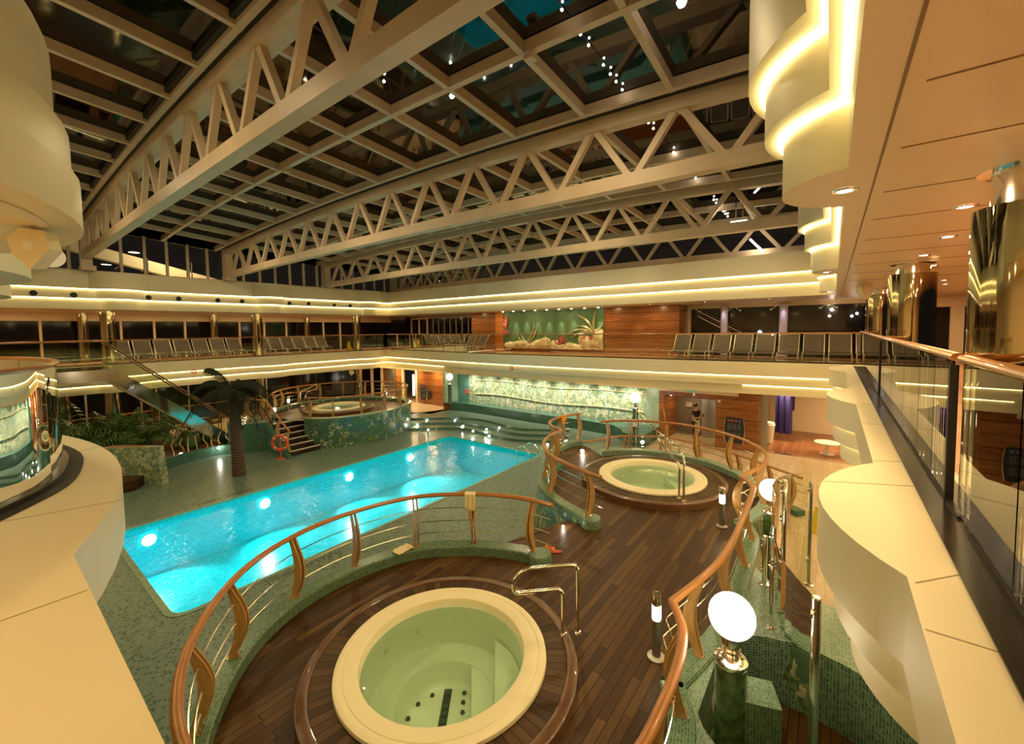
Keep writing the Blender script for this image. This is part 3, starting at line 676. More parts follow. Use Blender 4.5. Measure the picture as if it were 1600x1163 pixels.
def spost(p,z0,z1,label,r=.035,nb=(.12,.5)):
    t=thing('glass_post',label,'post',(p[0],p[1],z0)); h=z1-z0
    m=M(); m.lathe([(0,0),(.07,0),(.07,.015),(r,.02),(r,h-.02),(r*.8,h),(0,h)],16); m.build('tube',CHROME,t,True)
    for f in nb:
        m=M(); m.lathe([(0,-.01),(.04,-.01),(.04,.01),(0,.01)],12); m.xform(Matrix.Translation((-.07,.03,h-f))@Matrix.Rotation(PI/2,4,'X')); m.bar((0,0,h-f),(-.07,.03,h-f),.02,.02); m.build('clamp',CHROME,t,True)
P1,P2,P3,P4,P5=(4.80,.06),(6.31,.55),(7.35,.75),(7.75,.20),(6.5,.45)
spost(P1,.25,2.56,'tall steel glass post nearest the camera on the right',.04,(.14,1.6))
spost(P2,1.12,2.52,'steel post clamping curved shower glass in front of the globe lamp')
spost(P3,1.12,1.9,'short steel post at the foot of the shower glass')
spost(P4,1.12,2.75,'thin dark steel post at the right end of the shower glass',.025,(.1,1.2))
spost(P5,1.12,3.1,'tallest steel shower post rising in front of the globe lamp',.03)
def gpanel(pts,z0,z1,label):
    m=M(); m.sweep([(p[0],p[1],0) for p in pts],[(-.005,z0),(.005,z0),(.005,z1),(-.005,z1)]); one(m,'shower_screen',SHG,label,'glass panel')
gpanel(sm([(6.4,.55),(6.9,.62),(7.4,.5),(7.72,.2)],5),1.16,2.9,'large curved clear shower screen on the mosaic plinth')
gpanel(sm([(5.0,.1),(5.6,.40),(6.28,.55)],5),1.16,2.45,'curved clear shower screen between two steel posts')
# ------------------------------------------------------------------ right balcony: glass, channel, handrail, columns
m=M(); m.box((8.1,-.74,3.757),(19.6,.30,.012)); m.build('trim_5',DARKM,None,kind='structure')
m=M(); m.box((10.7,-.75,3.77),(13.0,.035,.03)); m.box((1.6,-.75,3.77),(4.6,.035,.03)); m.build('trim_6',BLACK,None,kind='structure')
bal=thing('glass_balustrade','clear glass balustrade with wooden handrail along the right-hand ledge','railing',(0,-.75,3.77))
xs=[-.5,1.1,3.1,4.25,4.6,5.3,6.1,7.3,8.6,9.9,11.2,12.5,13.8,15.1,16.4,17.6]
for i in range(len(xs)-1):
    if i==3: continue
    m=M(); m.box(((xs[i]+xs[i+1])/2,0,.56),(xs[i+1]-xs[i]-.02,.014,1.06)); m.build('glass_pane',BALG,bal)
m=M(); m.sweep([(-.6,0,1.13),(4.25,0,1.13)],[(.045*math.cos(a*PI/5),.03*math.sin(a*PI/5)) for a in range(10)]); m.build('handrail',HANDW,bal,True)
m=M(); m.sweep([(4.45,0,1.13),(8.,0,1.13),(17.6,0,1.13)],[(.045*math.cos(a*PI/5),.03*math.sin(a*PI/5)) for a in range(10)]); m.build('handrail',HANDW,bal,True)
m=M(); m.box((4.6,0,.53),(.05,.05,1.06)); m.build('black_post',BLACK,bal)
m=M(); m.box((10.6,0,.53),(.05,.05,1.06)); m.build('black_post',BLACK,bal)
m=M(); m.tube(crom([(4.2,0,1.13),(4.35,-.1,1.13),(4.5,-.32,1.13),(4.3,-.5,1.13),(3.6,-.85,1.13)],5),.04,8); m.build('curved_rail_end',HANDW,bal,True)
def column(p,r,z0,z1,label,neck=.14):
    t=thing('mirror_column',label,'column',(p[0],p[1],z0)); h=z1-z0
    m=M(); m.lathe([(r,0),(r,h-neck)],36); m.lathe([(0,h-neck),(r,h-neck)],36); m.build('shaft',MIRROR,t,True)
    m=M(); m.lathe([(r*.72,h-neck),(r*.72,h-.01),(r*.95,h-.005),(r*.95,h)],32); m.build('neck',CHROME,t,True)
for i,x in enumerate((4.45,10.2,16.45)): column((x,-1.10),.32,3.756,6.2,f'polished mirror column behind the right-hand glass, {("nearest the camera","second from the camera","farthest from the camera")[i]}',.26 if i==0 else .18)
for i,x in enumerate((3.9,10.1,16.4)): column((x,26.1),.27,3.756,6.2,f'polished gold column at the left gallery glass, {ORD[i]} from the left',.1)
for i,x in enumerate((3.45,8.9,14.4)): column((x,29.),.2,3.756,6.2,f'slim polished column at the back of the left gallery, {ORD[i]} from the left',.1)
for i,x in enumerate((3.9,10.1,16.4)): column((x,26.1),.27,ZP,2.52,f'polished column under the left balcony, {ORD[i]} from the left',.06)
for i,x in enumerate((2.2,5.9)): column((x,28.6),.2,ZP,2.52,f'slim column behind the planter under the left balcony, {ORD[i]} from the left',.06)
column((2.4,27.4),.32,ZP,2.52,'thick mirror column beside the planter reflecting blue pool light',.06)
# other balustrades (offset from the lip)
def balus(path,label,step=6):
    t=thing('glass_balustrade',label,'railing',(0,0,0))
    P=[Vector((p[0],p[1],0)) for p in path]
    m=M(); m.sweep([(p.x,p.y,4.85) for p in P],[(.035*math.cos(a*PI/4),.025*math.sin(a*PI/4)) for a in range(8)]); m.build('handrail',HANDW,t,True)
    m=M(); m.sweep([(p.x,p.y,0) for p in P],[(-.05,3.76),(.05,3.76),(.05,3.80),(-.05,3.80)]); m.build('floor_channel',DARKM,t)
    for i in range(0,len(P)-1,step):
        q=P[i:i+step+1]
        if len(q)<2: continue
        q=[p.copy() for p in q]
        q[0]=q[0].lerp(q[1],.03); q[-1]=q[-1].lerp(q[-2],.03)
        m=M(); m.sweep(q,[(-.007,3.79),(.007,3.79),(.007,4.83),(-.007,4.83)]); m.build('glass_pane',BALG,t,True)
ew=[(18.25+.5*(.9-1.9*math.sin(PI*k/24)),-.75+26.6*k/24) for k in range(25)]
balus(ew,'glass balustrade with thin wooden rail along the end wall balcony',1)
balus([(x,25.85) for x in [ -0.2+18.6*k/18 for k in range(19)]],'glass balustrade along the left gallery',1)
gp=sm([(-.6,4.2),(-.25,4.75),(.09,5.2),(.35,5.62),(.5,6.2),(.58,6.9),(.5,7.7),(.3,8.4),(-.1,9.1),(-.3,9.4)],3)
balus(gp,'curved glass balustrade at the left edge with red wooden rail',5)
m=M(); m.sweep([(p[0]+.02,p[1],0) for p in gp],[(-.14,3.752),(.02,3.752),(.02,3.762),(-.14,3.762)]); m.build('trim_7',BLACK,None,kind='structure')
# ------------------------------------------------------------------ roof: trusses, grid, glass
NY=[.65+1.755*k for k in range(0,15)]
TX=[3.2,8.4,13.7,18.75]; DZ=[.42,0,-.14,-.30]; BOT=[8.33,7.98,7.86,7.80]
def rz(X): 
    xs=[-7.2,-2.0]+TX+[21]; zs=[1.2,.82]+DZ+[-.4]
    for i in range(len(xs)-1):
        if X<=xs[i+1]: return zs[i]+(zs[i+1]-zs[i])*(X-xs[i])/(xs[i+1]-xs[i])
    return zs[-1]
def ztop(X,Y): return 9.78+rz(X)-.0024*(Y-13)**2
for ti,(X,bz) in enumerate(zip(TX,BOT)):
    t=thing('roof_truss',f'cream steel roof truss spanning the hall, {("nearest the camera","second from the camera","third from the camera","farthest, above the end wall")[ti]}','truss',(X,0,0))
    ys=[.1+25.0*k/20 for k in range(21)]
    m=M(); m.sweep([(0,y,0) for y in ys],[(-.13,-.3),(.13,-.3),(.13,0),(-.13,0)],frames=lambda i,t_,X=X,ys=ys:(Vector((1,0,0)),Vector((0,0,1))) )
    for k,v in enumerate(m.v): m.v[k]=Vector((v.x,v.y,v.z+ztop(X,v.y)))
    m.build('top_chord',STEELP,t)
    m=M(); m.sweep([(0,y,0) for y in ys],[(-.13,0),(.13,0),(.13,.28),(-.13,.28)],frames=lambda i,t_:(Vector((1,0,0)),Vector((0,0,1))))
    for k,v in enumerate(m.v): m.v[k]=Vector((v.x,v.y,v.z+bz+.06-.0006*(v.y-13)**2))
    m.build('bottom_chord',STEELP,t)
    def bb(y): return bz+.30-.0006*(y-13)**2
    for k,y in enumerate(NY):
        if y>25: break
        zt_=ztop(X,y)-.25
        for s in(-1,1):
            y2=y+s*.8
            if not .1<y2<25.15: continue
            m=M(); m.bar((0,y+s*.05,zt_),(0,y2,bb(y2)),.13,.13); m.build('brace',STEELP,t)
    m=M(); m.lohi((-.17,24.75,7.8),(.17,25.2,ztop(X,25)-.0)); m.build('end_post',STEELP,t)
    if ti<3:
        m=M(); m.lohi((-.2,24.6,7.8),(.25,25.25,8.0)); m.build('foot_block',STEELP,t)
m=M()
bays=[(-7.0,-2.4),(-1.9,2.95),(3.42,8.0),(8.62,13.3),(13.92,18.35)]
RH=.20
for (xa,xb) in bays:
    xm=(xa+xb)/2+.12
    for y in NY+[NY[-1]+.0]:
        n=2
        for a,b in((xa,xm),(xm,xb)):
            za,zb_=ztop(a,y)+.05,ztop(b,y)+.05
            m.hexa([(a,y-.055,za-RH),(b,y-.055,zb_-RH),(b,y+.055,zb_-RH),(a,y+.055,za-RH),(a,y-.055,za),(b,y-.055,zb_),(b,y+.055,zb_),(a,y+.055,za)])
    for x,w in((xa+.06,.11),(xm,.13),(xb-.06,.11)):
        for i in range(20):
            y0,y1=.1+25.1*i/20,.1+25.1*(i+1)/20; z0,z1=ztop(x,y0)+.05,ztop(x,y1)+.05
            m.hexa([(x-w/2,y0,z0-RH),(x+w/2,y0,z0-RH),(x+w/2,y1,z1-RH),(x-w/2,y1,z1-RH),(x-w/2,y0,z0),(x+w/2,y0,z0),(x+w/2,y1,z1),(x-w/2,y1,z1)])
struct(m,'ceiling_roof_grid',STEELP)
m=M()
for X in [-2.1]+TX:
    for i in range(20):
        y0,y1=.1+25.1*i/20,.1+25.1*(i+1)/20; z0,z1=ztop(X,y0)+.06,ztop(X,y1)+.06
        m.hexa([(X-.45,y0,z0-.1),(X+.25,y0,z0-.1),(X+.25,y1,z1-.1),(X-.45,y1,z1-.1),(X-.45,y0,z0+.04),(X+.25,y0,z0+.04),(X+.25,y1,z1+.04),(X-.45,y1,z1+.04)])
struct(m,'ceiling_gasket',BLACK)
for bi,(xa,xb) in enumerate(bays):
    m=M()
    for i in range(20):
        y0,y1=.1+25.1*i/20,.1+25.1*(i+1)/20
        m.quad((xa,y0,ztop(xa,y0)+.06),(xb,y0,ztop(xb,y0)+.06),(xb,y1,ztop(xb,y1)+.06),(xa,y1,ztop(xa,y1)+.06))
    struct(m,f'window_{bi+1}',ROOFG)
# clerestory left (posts + glass) and dark outside with pale sloping beam
m=M(); x=-7.
while x<18.6:
    if min(abs(x-t_) for t_ in TX)>.35: m.lohi((x-.05,25.15,7.75),(x+.05,25.27,ztop(x,25)-.1))
    x+=.81
m.lohi((-7,25.12,7.74),(18.8,25.3,7.86))
struct(m,'trim_8',STEELP)
m=M(); m.quad((-7,25.22,7.8),(18.8,25.22,7.8),(18.8,25.22,ztop(18,25)),(-7,25.22,ztop(-7,25))); struct(m,'window_6',WING)
m=M()
m.bar((2.6,29.5,9.62),(16.5,29.5,6.3),.5,.55); one(m,'sloping_beam',CREAM,'pale sloping beam outside the high left windows','beam')
for i,(x,y) in enumerate(((190,422),(232,440),(300,430),(360,445))):
    p=atY(x,y,28); m=M(); m.tube([(p.x,28,7.0),(p.x,28,9.0)],.03,6); m.bar((p.x-.25,28,8.3),(p.x+.02,28,8.55),.05,.05); one(m,'outdoor_post',BRUSH,f'thin post outside the high left windows, {ORD[i]} from the left','post')
p=atY(80,402,27.5); m=M(); m.lathe([(0,0),(.45,.02),(.45,.08),(0,.1)],20); m.xform(Matrix.Translation(p)@Matrix.Rotation(PI/2,4,'X')); one(m,'round_sign',emit('lit_disc',(1,.72,.36),.9),'round lit disc outside the high left windows','light')
lamp('added_beam_light','AREA',(7,27.2,10.4),220,WARM2,.6,(.1,1,-.7))  # unseen lamp added outside so the sloping beam shows
# railing T4 top windows
m=M(); m.quad((19.0,-.2,7.8),(19.0,25.4,7.8),(19.0,25.4,9.2),(19.0,-.2,9.2)); struct(m,'window_7',WING)
# floodlights on the trusses
fl=[(1155,347,15.6),(945,382,15.6),(812,399,15.6),(357,400,10.2)]
fi=0
for (x,y,X) in fl:
    p=atX(x,y,X)
    t=thing('floodlight',f'bright box floodlight hanging below the glass roof, {("rightmost","second from the right","middle one above the end wall","leftmost, near the left windows")[fi]}','lamp',p); fi+=1
    m=M(); m.box((0,0,.06),(.34,.5,.10)); m.build('housing',WHT,t)
    m=M(); m.box((0,0,0),(.30,.44,.03)); m.build('lens',FLOOD,t)
    m=M(); m.bar((0,.1,.1),(0,.1,ztop(X,p.y)-p.z),.03,.03); m.bar((0,-.1,.1),(0,-.1,ztop(X,p.y)-p.z),.03,.03); m.build('hanger',CHROME,t)
    lamp('floodlight_light','AREA',(0,0,-.04),70,WARM2,.4,(-.15,0,-1),parent=t)
for i,(X,Y) in enumerate(((5.8,4.),(5.8,12.5),(5.8,20.),(0.6,8.),(0.6,16.5),(11.,8.),(11.,17.))):
    lamp('added_roof_fill_light','AREA',(X,Y,ztop(X,Y)-.35),0,WARM2,.5,(0,0,-1))  # earlier set of the added overhead fill, left without power
# roof bulbs row above the glass
bl=[(883,12),(898,32),(912,51),(926,68),(949,99),(960,113),(970,125),(979,138),(988,149),(1020,190),(1027,199),(1040,216),(1057,237),(1062,244),(1067,250),(1085,272),(1089,278),(1093,283),(1117,312),(1121,317),(1125,321),(1131,330),(1135,334),(1139,338)]
tb=thing('bulb_string','row of small bright bulbs strung along under the roof glass at the right','light string',(0,0,0))
def roofhit(x,y,dz=0.):
    d=ray(x,y); t=1.
    while d.z*t+HC<ztop(d.x*t,d.y*t)+dz: t+=.01
    return Vector((d.x*t,d.y*t,HC+d.z*t))
for (x,y) in bl:
    X=roofhit(x,y,.0).x; rr=.014+.0011*X
    m=M(); m.lathe([(0,-rr),(rr*.7,-rr*.7),(rr,0),(rr*.7,rr*.7),(0,rr)],8,(X,3.235,ztop(X,3.235)+.0)); m.build('bulb',ROOFB,tb)
m=M(); m.tube([(5.0+.7*k,3.235,ztop(5.0+.7*k,3.235)+.045) for k in range(19)],.006,4); m.build('wire',BLACK,tb)
for x,y,l in ((1065,3,'single bright lamp under the roof glass at the top right'),(706,150,'small lamp under the roof glass near the middle, brighter right one'),(600,127,'small lamp under the roof glass near the middle, fainter left one'),(495,119,'small lamp under the roof glass seen through the nearest truss')):
    q_=roofhit(x,y,-.02); rr={1065:.07,706:.05}.get(x,.028)
    m=M(); m.lathe([(0,-rr),(rr*.7,-rr*.7),(rr,0),(rr*.7,rr*.5),(rr*.3,rr)],10,tuple(q_)); one(m,'roof_bulb',ROOFB,l,'lamp')
qa=atX(1172,374,18.3); qb=atX(1193,394,18.3); m=M(); m.tube([tuple(qa),tuple(qb)],.035,6); one(m,'tube_lamp',ROOFB,'short slanting bright tube lamp behind the farthest roof truss at the right','lamp')
# ------------------------------------------------------------------ end wall, lower level
m=M(); m.quad((19.4,18.4,.45),(19.4,6.85,.45),(19.4,6.85,2.56),(19.4,18.4,2.56),[(0,0),(11.5,0),(11.5,2.1),(0,2.1)]); struct(m,'wall_leaf_mosaic',LEAFW)
for z,l in ((1.1,'lower'),(1.95,'upper')):
    m=M(); m.sweep([(19.36,y,z+.06*math.sin(y*.9)) for y in [6.9+.5*k for k in range(23)]],[(-.03,-.012),(.03,-.012),(.03,.012),(-.03,.012)]); one(m,'wave_ledge',TUBR,f'thin pale wavy ledge across the leaf mosaic wall, {l} of two','ledge')
bench=[(19.28,19.2),(18.5,19.2),(18.75,18.2),(18.7,16),(18.6,13),(18.65,10),(18.5,8.2),(18.0,7.6),(17.4,7.2),(17.3,6.5),(17.6,6.3),(19.18,6.3),(19.18,6.86),(19.36,6.86),(19.36,18.38),(19.28,18.38)]
m=M(); m.prism(bench,0,.5); one(m,'mosaic_bench',MOST,'long dark teal mosaic bench at the foot of the leaf mosaic wall','bench')
TEALW=mat('teal_wall',(.10,.25,.22),.3,noise=.15,nscale=3)
TEALL=tiles('teal_light_tiles',.03,[(0,(.30,.46,.34)),(.5,(.38,.55,.42)),(.8,(.45,.60,.46))],(.5,.6,.45),.1,.25)
m=M(); m.lohi((19.3,18.4,.5),(19.5,19.4,2.56)); struct(m,'wall_teal_left',TEALW)
m=M(); m.lohi((18.2,19.3,.5),(19.5,19.5,2.56)); struct(m,'wall_teal_return',TEALL)
m=M(); m.lohi((19.2,6.25,.5),(19.5,6.85,2.56)); struct(m,'wall_teal_right',TEALL)
# wood walls right: door surround, recess, board wall
def wallq(m,a,b,z0,z1):
    l=math.hypot(b[0]-a[0],b[1]-a[1]); m.quad((*a,z0),(*b,z0),(*b,z1),(*a,z1),[(0,0),(l,0),(l,z1-z0),(0,z1-z0)])
m=M(); wallq(m,(19.2,6.25),(19.2,6.0),0,2.25); wallq(m,(19.2,6.0),(19.2,3.86),2.02,2.25); wallq(m,(19.2,3.86),(19.2,2.28),0,2.52); wallq(m,(19.2,6.0),(20.7,5.9),0,2.1); wallq(m,(20.6,3.86),(19.2,3.86),0,2.1); wallq(m,(19.2,2.28),(19.6,2.2),0,2.52); struct(m,'wall_right_panelling',PANEL)
m=M(); m.lohi((19.1,3.0,2.25),(19.3,6.25,2.56)); struct(m,'trim_9',SOFF)
m=M(); wallq(m,(20.7,5.9),(20.7,4.75),0,2.1); struct(m,'wall_lobby_grey',GREY)
GREYN=mat('notice_grey',(.34,.31,.26),.6)
t=thing('elevator_door','brushed steel elevator door in the lobby recess behind the person','door',(20.65,4.4,0))
m=M(); m.box((0,.17,1.02),(.05,.33,2.04)); m.build('door_leaf',BRUSH,t); m=M(); m.box((0,-.17,1.02),(.05,.33,2.04)); m.build('door_leaf',BRUSH,t)
m=M(); m.box((-.03,-.5,1.15),(.02,.12,.3)); m.build('button_panel',CHROME,t)
m=M(); m.box((20.62,5.3,1.45),(.02,.28,.22)); one(m,'notice_sheet',GREYN,'small pale notice on the grey lobby wall beside the person','sign')
m=M(); m.flat([[(19.2,3.8),(24,3.8),(24,6.3),(19.2,6.3)]],2.1,True); m.flat([[(17.5,6.2),(24,6.2),(24,31),(17.5,31)]],2.53,True); struct(m,'ceiling_lobby',SOFF)
# menu board
def board(p,label,rz=0,w=.62,h=1.05):
    t=thing('menu_board',label,'notice board',p,rz)
    m=M(); prof=[]
    for k in range(9):
        z=h*k/8; wd=w/2+.05*math.sin(PI*k/8); prof.append((z,wd))
    pts=[(0,-wd,z) for z,wd in prof]+[(0,wd,z) for z,wd in prof[::-1]]
    m.poly([(-.02,y,z) for x,y,z in pts]); m.poly([(.02,y,z) for x,y,z in pts][::-1])
    for i in range(len(pts)):
        a=pts[i];b=pts[(i+1)%len(pts)]; m.quad((-.02,a[1],a[2]),(-.02,b[1],b[2]),(.02,b[1],b[2]),(.02,a[1],a[2]))
    m.build('panel',BOARD,t)
    for s in(-1,1):
        m=M(); m.tube([(-.02,s*(wd+.02),z) for z,wd in prof],.022,6); m.build('side_bar',CHROME,t,True)
    for i in range(4):
        m=M(); m.lathe([(.028,0),(.028,.006),(.045,.006),(.045,0)],14); m.xform(Matrix.Translation((-.025,(i-1.5)*.135,h-.12))@Matrix.Rotation(-PI/2,4,'Y')); m.build('ring_symbol',[mat('sym_red',(.7,.18,.12),.5),mat('sym_blue',(.15,.3,.7),.5)][1 if i==0 else 0],t)
    for i in range(3):
        for j in range(2):
            m=M()
            for q in range(5): m.box((-.025,(i-1)*.18,h-.28-.36*j-.05*q),(.004,.14-.02*(q%2),.018))
            m.build('text_block',GREYT,t)
    return t
board((19.14,3.13,.30),'dark information board with round symbols on the right-hand wood wall')
board((19.10,22.45,.27),'dark information board on the left-hand wood wall beside the doorway')
m=M(); m.box((19.06,21.75,.75),(.05,.3,.45)); one(m,'small_board',BOARD,'small dark notice board right of the left information board','notice board')
m=M(); m.box((19.16,3.72,1.98),(.03,.12,.10)); one(m,'wall_plate',WHT,'small white wall plate above the right information board','plate')
t=thing('exit_sign','small green exit sign above the lobby opening at lower right','sign',(19.05,4.85,2.36)); m=M(); m.box((0,0,0),(.05,.32,.10)); m.build('panel',emit('exit_face',(.03,.35,.14),.8),t)
m=M(); m.box((-.03,-.06,.0),(.01,.08,.05)); m.bar((-.03,.02,0),(-.03,.11,0),.012,.02); m.build('running_figure_mark',WHT,t)
# sliding glass door frames to lounge
m=M(); m.lohi((19.5,2.0,0),(19.66,2.25,2.5)); m.lohi((19.55,-7,2.40),(19.7,2.1,2.5)); struct(m,'door_1',BRUSH)
m=M(); m.box((19.5,-2.5,.012),(.06,9.3,.02)); m.box((19.66,-2.5,.012),(.06,9.3,.02)); struct(m,'trim_10',CHROME)
m=M(); wallq(m,(24.3,4),(24.3,-8),0,2.5); struct(m,'wall_lounge_back',SOFF)
m=M(); m.sweep([(21.9+.12*math.sin(k*1.3),1.9-.05*k,0) for k in range(12)],[(-.05,.35),(.05,.35),(.05,2.4),(-.05,2.4)]); one(m,'drape',BLUEC,'dark blue drape hanging inside the lounge doorway','curtain')
m=M(); m.sweep([(23.2+.1*math.sin(k*1.3),1.55-.04*k,0) for k in range(6)],[(-.05,1.2),(.05,1.2),(.05,2.4),(-.05,2.4)]); one(m,'drape',BLUEC,'narrow dark blue drape farther inside the lounge, to the right','curtain')
m=M(); m.lathe([(0,0),(.2,0),(.26,.75),(.29,.78),(.25,.9),(0,.93)],20,(21.2,2.15,.01)); one(m,'waste_bin',WHT,'white waste bin just inside the lounge doorway','bin',smooth=True)
m=M(); m.lathe([(0,.42),(.42,.42),(.44,.45),(.42,.48),(0,.48)],28,(20.6,.05,0)); m.lathe([(.05,0),(.05,.43)],10,(20.6,.05,0)); m.lathe([(0,0),(.25,0),(.25,.02),(0,.03)],16,(20.6,.05,.005)); one(m,'round_table',WHT,'round white table in the lounge half hidden by the balcony edge','table')
# left lower panelling and doors
m=M(); wallq(m,(19.2,23.2),(19.2,19.5),0,2.56); wallq(m,(19.2,27.2),(19.2,24.7),0,2.56); wallq(m,(19.2,19.5),(18.2,19.5),0,2.56); wallq(m,(21.0,29.5),(19.2,27.2),0,2.56); struct(m,'wall_left_panelling',PANEL)
m=M(); wallq(m,(20.2,24.9),(20.2,23.0),0,2.5); struct(m,'wall_left_doorway',mat('mirror_grey',(.32,.18,.12),.2,metal=.3))
for i,y in enumerate((24.75,23.2,27.3,28.6)):
    m=M(); m.lohi((19.1,y-.08,0),(19.25,y+.08,2.5)); one(m,'pale_pilaster',SOFF,f'narrow pale pilaster on the lower left panelled wall, {ORD[i]} of four counted by depth','pilaster')
m=M(); m.lohi((19.0,23.35,.5),(19.1,23.5,2.0)); one(m,'wall_light',emit('wall_light_face',(1,.85,.55),3.),'tall narrow lit wall lamp beside the left information board','lamp')
m=M(); m.lohi((19.05,25.6,0),(19.14,26.6,2.3)); one(m,'steel_door',BRUSH,'pale steel door in the lower left panelled wall','door')
m=M(); wallq(m,(-9,31),(16,31),ZP,2.52); wallq(m,(16,31),(21,29.5),ZP,2.52); struct(m,'wall_left_lower',mat('night_glass_low',(.006,.005,.004),.08))
for i,x in enumerate((-.5,1.5,3.6,5.8,8,10.2,12.4)):
    m=M(); m.lohi((x-.04,30.9,ZP),(x+.04,31,2.5)); m.build(f'trim_{20+i}',BRUSH,None,kind='structure')
m=M(); m.tube([(-3,30.6,.75),(16,30.6,.75)],.035,6); one(m,'window_rail',HANDW,'wooden rail in front of the dark lower left windows','railing')
# right walls (under the right gallery)
m=M(); wallq(m,(-3,-7),(19.6,-7),ZP,2.52); wallq(m,(-3,-9),(-3,31),ZP,9.4); struct(m,'wall_right_lower',SOFF)
# ------------------------------------------------------------------ upper end wall
m=M(); wallq(m,(20.5,19.1),(20.5,16.9),3.75,6.2); wallq(m,(20.5,9.57),(20.5,5.75),3.75,6.2); wallq(m,(20.5,16.3),(20.5,9.57),3.75,3.95); wallq(m,(20.5,5.75),(22,5.75),3.75,6.2); wallq(m,(22,19.1),(20.5,19.1),3.75,6.2); struct(m,'wall_end_upper',PANEL)
m=M(); wallq(m,(20.45,17.0),(20.45,16.35),3.75,6.2); struct(m,'wall_end_upper_painted_glow',wood('wood_lit_by_colour',(.55,.17,.035),(.75,.28,.07),.3,panel=.3))  # lamp glow on this narrow panelling is put into its orange colour
t=thing('mural','green underwater relief mural with rocks and grasses on the upper end wall','wall art',(20.46,12.93,3.95))
m=M(); m.box((0,0,1.12),(.04,6.74,2.25)); m.build('backdrop',MURG,t)
def blade(y0,z0,y1,z1,bend,w):
    m=M(); P=[]; 
    for k in range(11):
        f=k/10; y=y0+(y1-y0)*f; z=z0+(z1-z0)*f; n=Vector((0,-(z1-z0),(y1-y0))).normalized()*bend*math.sin(PI*f)
        P.append((Vector((-.05,y+n.y,z+n.z)),w*math.sin(PI*min(.98,f*.85+.13))))
    for k in range(10):
        a,wa=P[k];b,wb=P[k+1]; d=(b-a).normalized(); n=Vector((0,-d.z,d.y))
        m.hexa([a-n*wa,a+n*wa,b+n*wb,b-n*wb]+[q-Vector((.04,0,0)) for q in (a-n*wa*.4,a+n*wa*.4,b+n*wb*.4,b-n*wb*.4)])
    m.build('grass_blade',BLADE,t)
def mu(x,y):  # pixel-free layout: u 0..1 left-right, v 0..1 bottom-top
    return (3.37-6.74*x,2.25*y)
for (u0,v0,u1,v1,b,w) in [(.26,.12,.36,.75,.12,.06),(.27,.12,.38,.60,.15,.06),(.25,.12,.16,.42,-.2,.06),(.27,.12,.20,.40,-.1,.05),(.92,.4,.75,.86,.25,.07),(.92,.4,.94,.98,-.15,.07),(.92,.4,.76,.58,.15,.06),(.92,.4,1.0,.65,.05,.05),(.92,.4,.66,.36,.3,.06),(.92,.4,.70,.26,.25,.06)]:
    a=mu(u0,v0);b_=mu(u1,v1); blade(a[0],a[1],b_[0],b_[1],b*.8,w)
for i,(u0,v0,ru,rv) in enumerate([(.20,.08,.09,.16),(.32,.06,.08,.12),(.42,.10,.12,.18),(.55,.06,.10,.14),(.72,.04,.12,.12),(.86,.14,.10,.22),(.96,.22,.06,.34),(.08,.06,.08,.14),(.62,.05,.05,.08)]):
    m=M(); y,z=mu(u0,v0); base=len(m.v); n=14
    for j in range(5):
        rr=1-j/5*.9; xx=-.03-.12*math.sin(PI/2*j/4)
        for k in range(n):
            a=2*PI*k/n; w=1+.18*math.sin(3*a+i)+.1*math.sin(5*a+2*i); m.v.append(Vector((xx,max(-3.34,min(3.34,y+ru*6.7*rr*w*math.cos(a))),max(0.0,z+rv*2.2*rr*w*math.sin(a)))))
    for j in range(4):
        for k in range(n): m.face((base+j*n+k,base+j*n+(k+1)%n,base+(j+1)*n+(k+1)%n,base+(j+1)*n+k))
    m.face([base+4*n+k for k in range(n)]); m.build('rock',ROCK,t)
m=M(); y,z=mu(.46,.10)
for k in range(13):
    a=PI*k/12; m.bar((-.17,y,z),(-.15,y+.42*math.cos(a),z+.42*math.sin(a)),.06,.05)
m.build('shell_fan',mat('shell',(.8,.62,.36),.5),t)
for i,(u0,v0) in enumerate(((.03,.55),(.05,.7),(.6,.1),(.63,.16),(.86,.2),(.03,.35))):
    m=M(); y,z=mu(u0,v0)
    for k in range(5): 
        a=random.uniform(.4,2.7); y2=max(-3.3,min(3.3,y+.35*math.cos(a))); m.bar((-.08,y,z),(-.10,y2,z+.4*math.sin(a)),.06,.05)
    m.build('coral',CORAL,t)
for i in range(9):
    y=12.93+3.37-6.74*(.025+i*.1185)
    m=M(); m.lathe([(0,0),(.05,0),(.05,.02),(.07,.02)],12,(20.15,y,6.175)); one(m,'mural_spotlight',DL,f'small spotlight above the mural, {ORD[i]} from the left','lamp','spotlights above the mural')
    lamp('mural_light','SPOT',(20.15,y,6.15),95,(1,.95,.66),.02,(.17,0,-1),math.radians(34),.8)
for i in range(9):
    y=17.9-i*1.28
    m=M(); m.lathe([(0,0),(.05,0),(.05,.02),(.07,.02)],12,(18.7,y,2.50)); one(m,'wall_washer',DL,f'small spotlight over the leaf mosaic wall, {ORD[i]} from the left','lamp','spotlights over the leaf mosaic wall')
    lamp('wall_wash_light','SPOT',(18.7,y,2.47),150,(1,.90,.68),.05,(.35,0,-1),math.radians(120),1.)
for i,(X,Y,z,s) in enumerate(((20.0,18.,6.15,20),(20.0,7.7,6.15,30),(18.8,6.1,2.4,30))):
    lamp('wood_wall_light','SPOT',(X,Y,z),s,WARM,.03,(.2,0,-1),math.radians(45),.6)
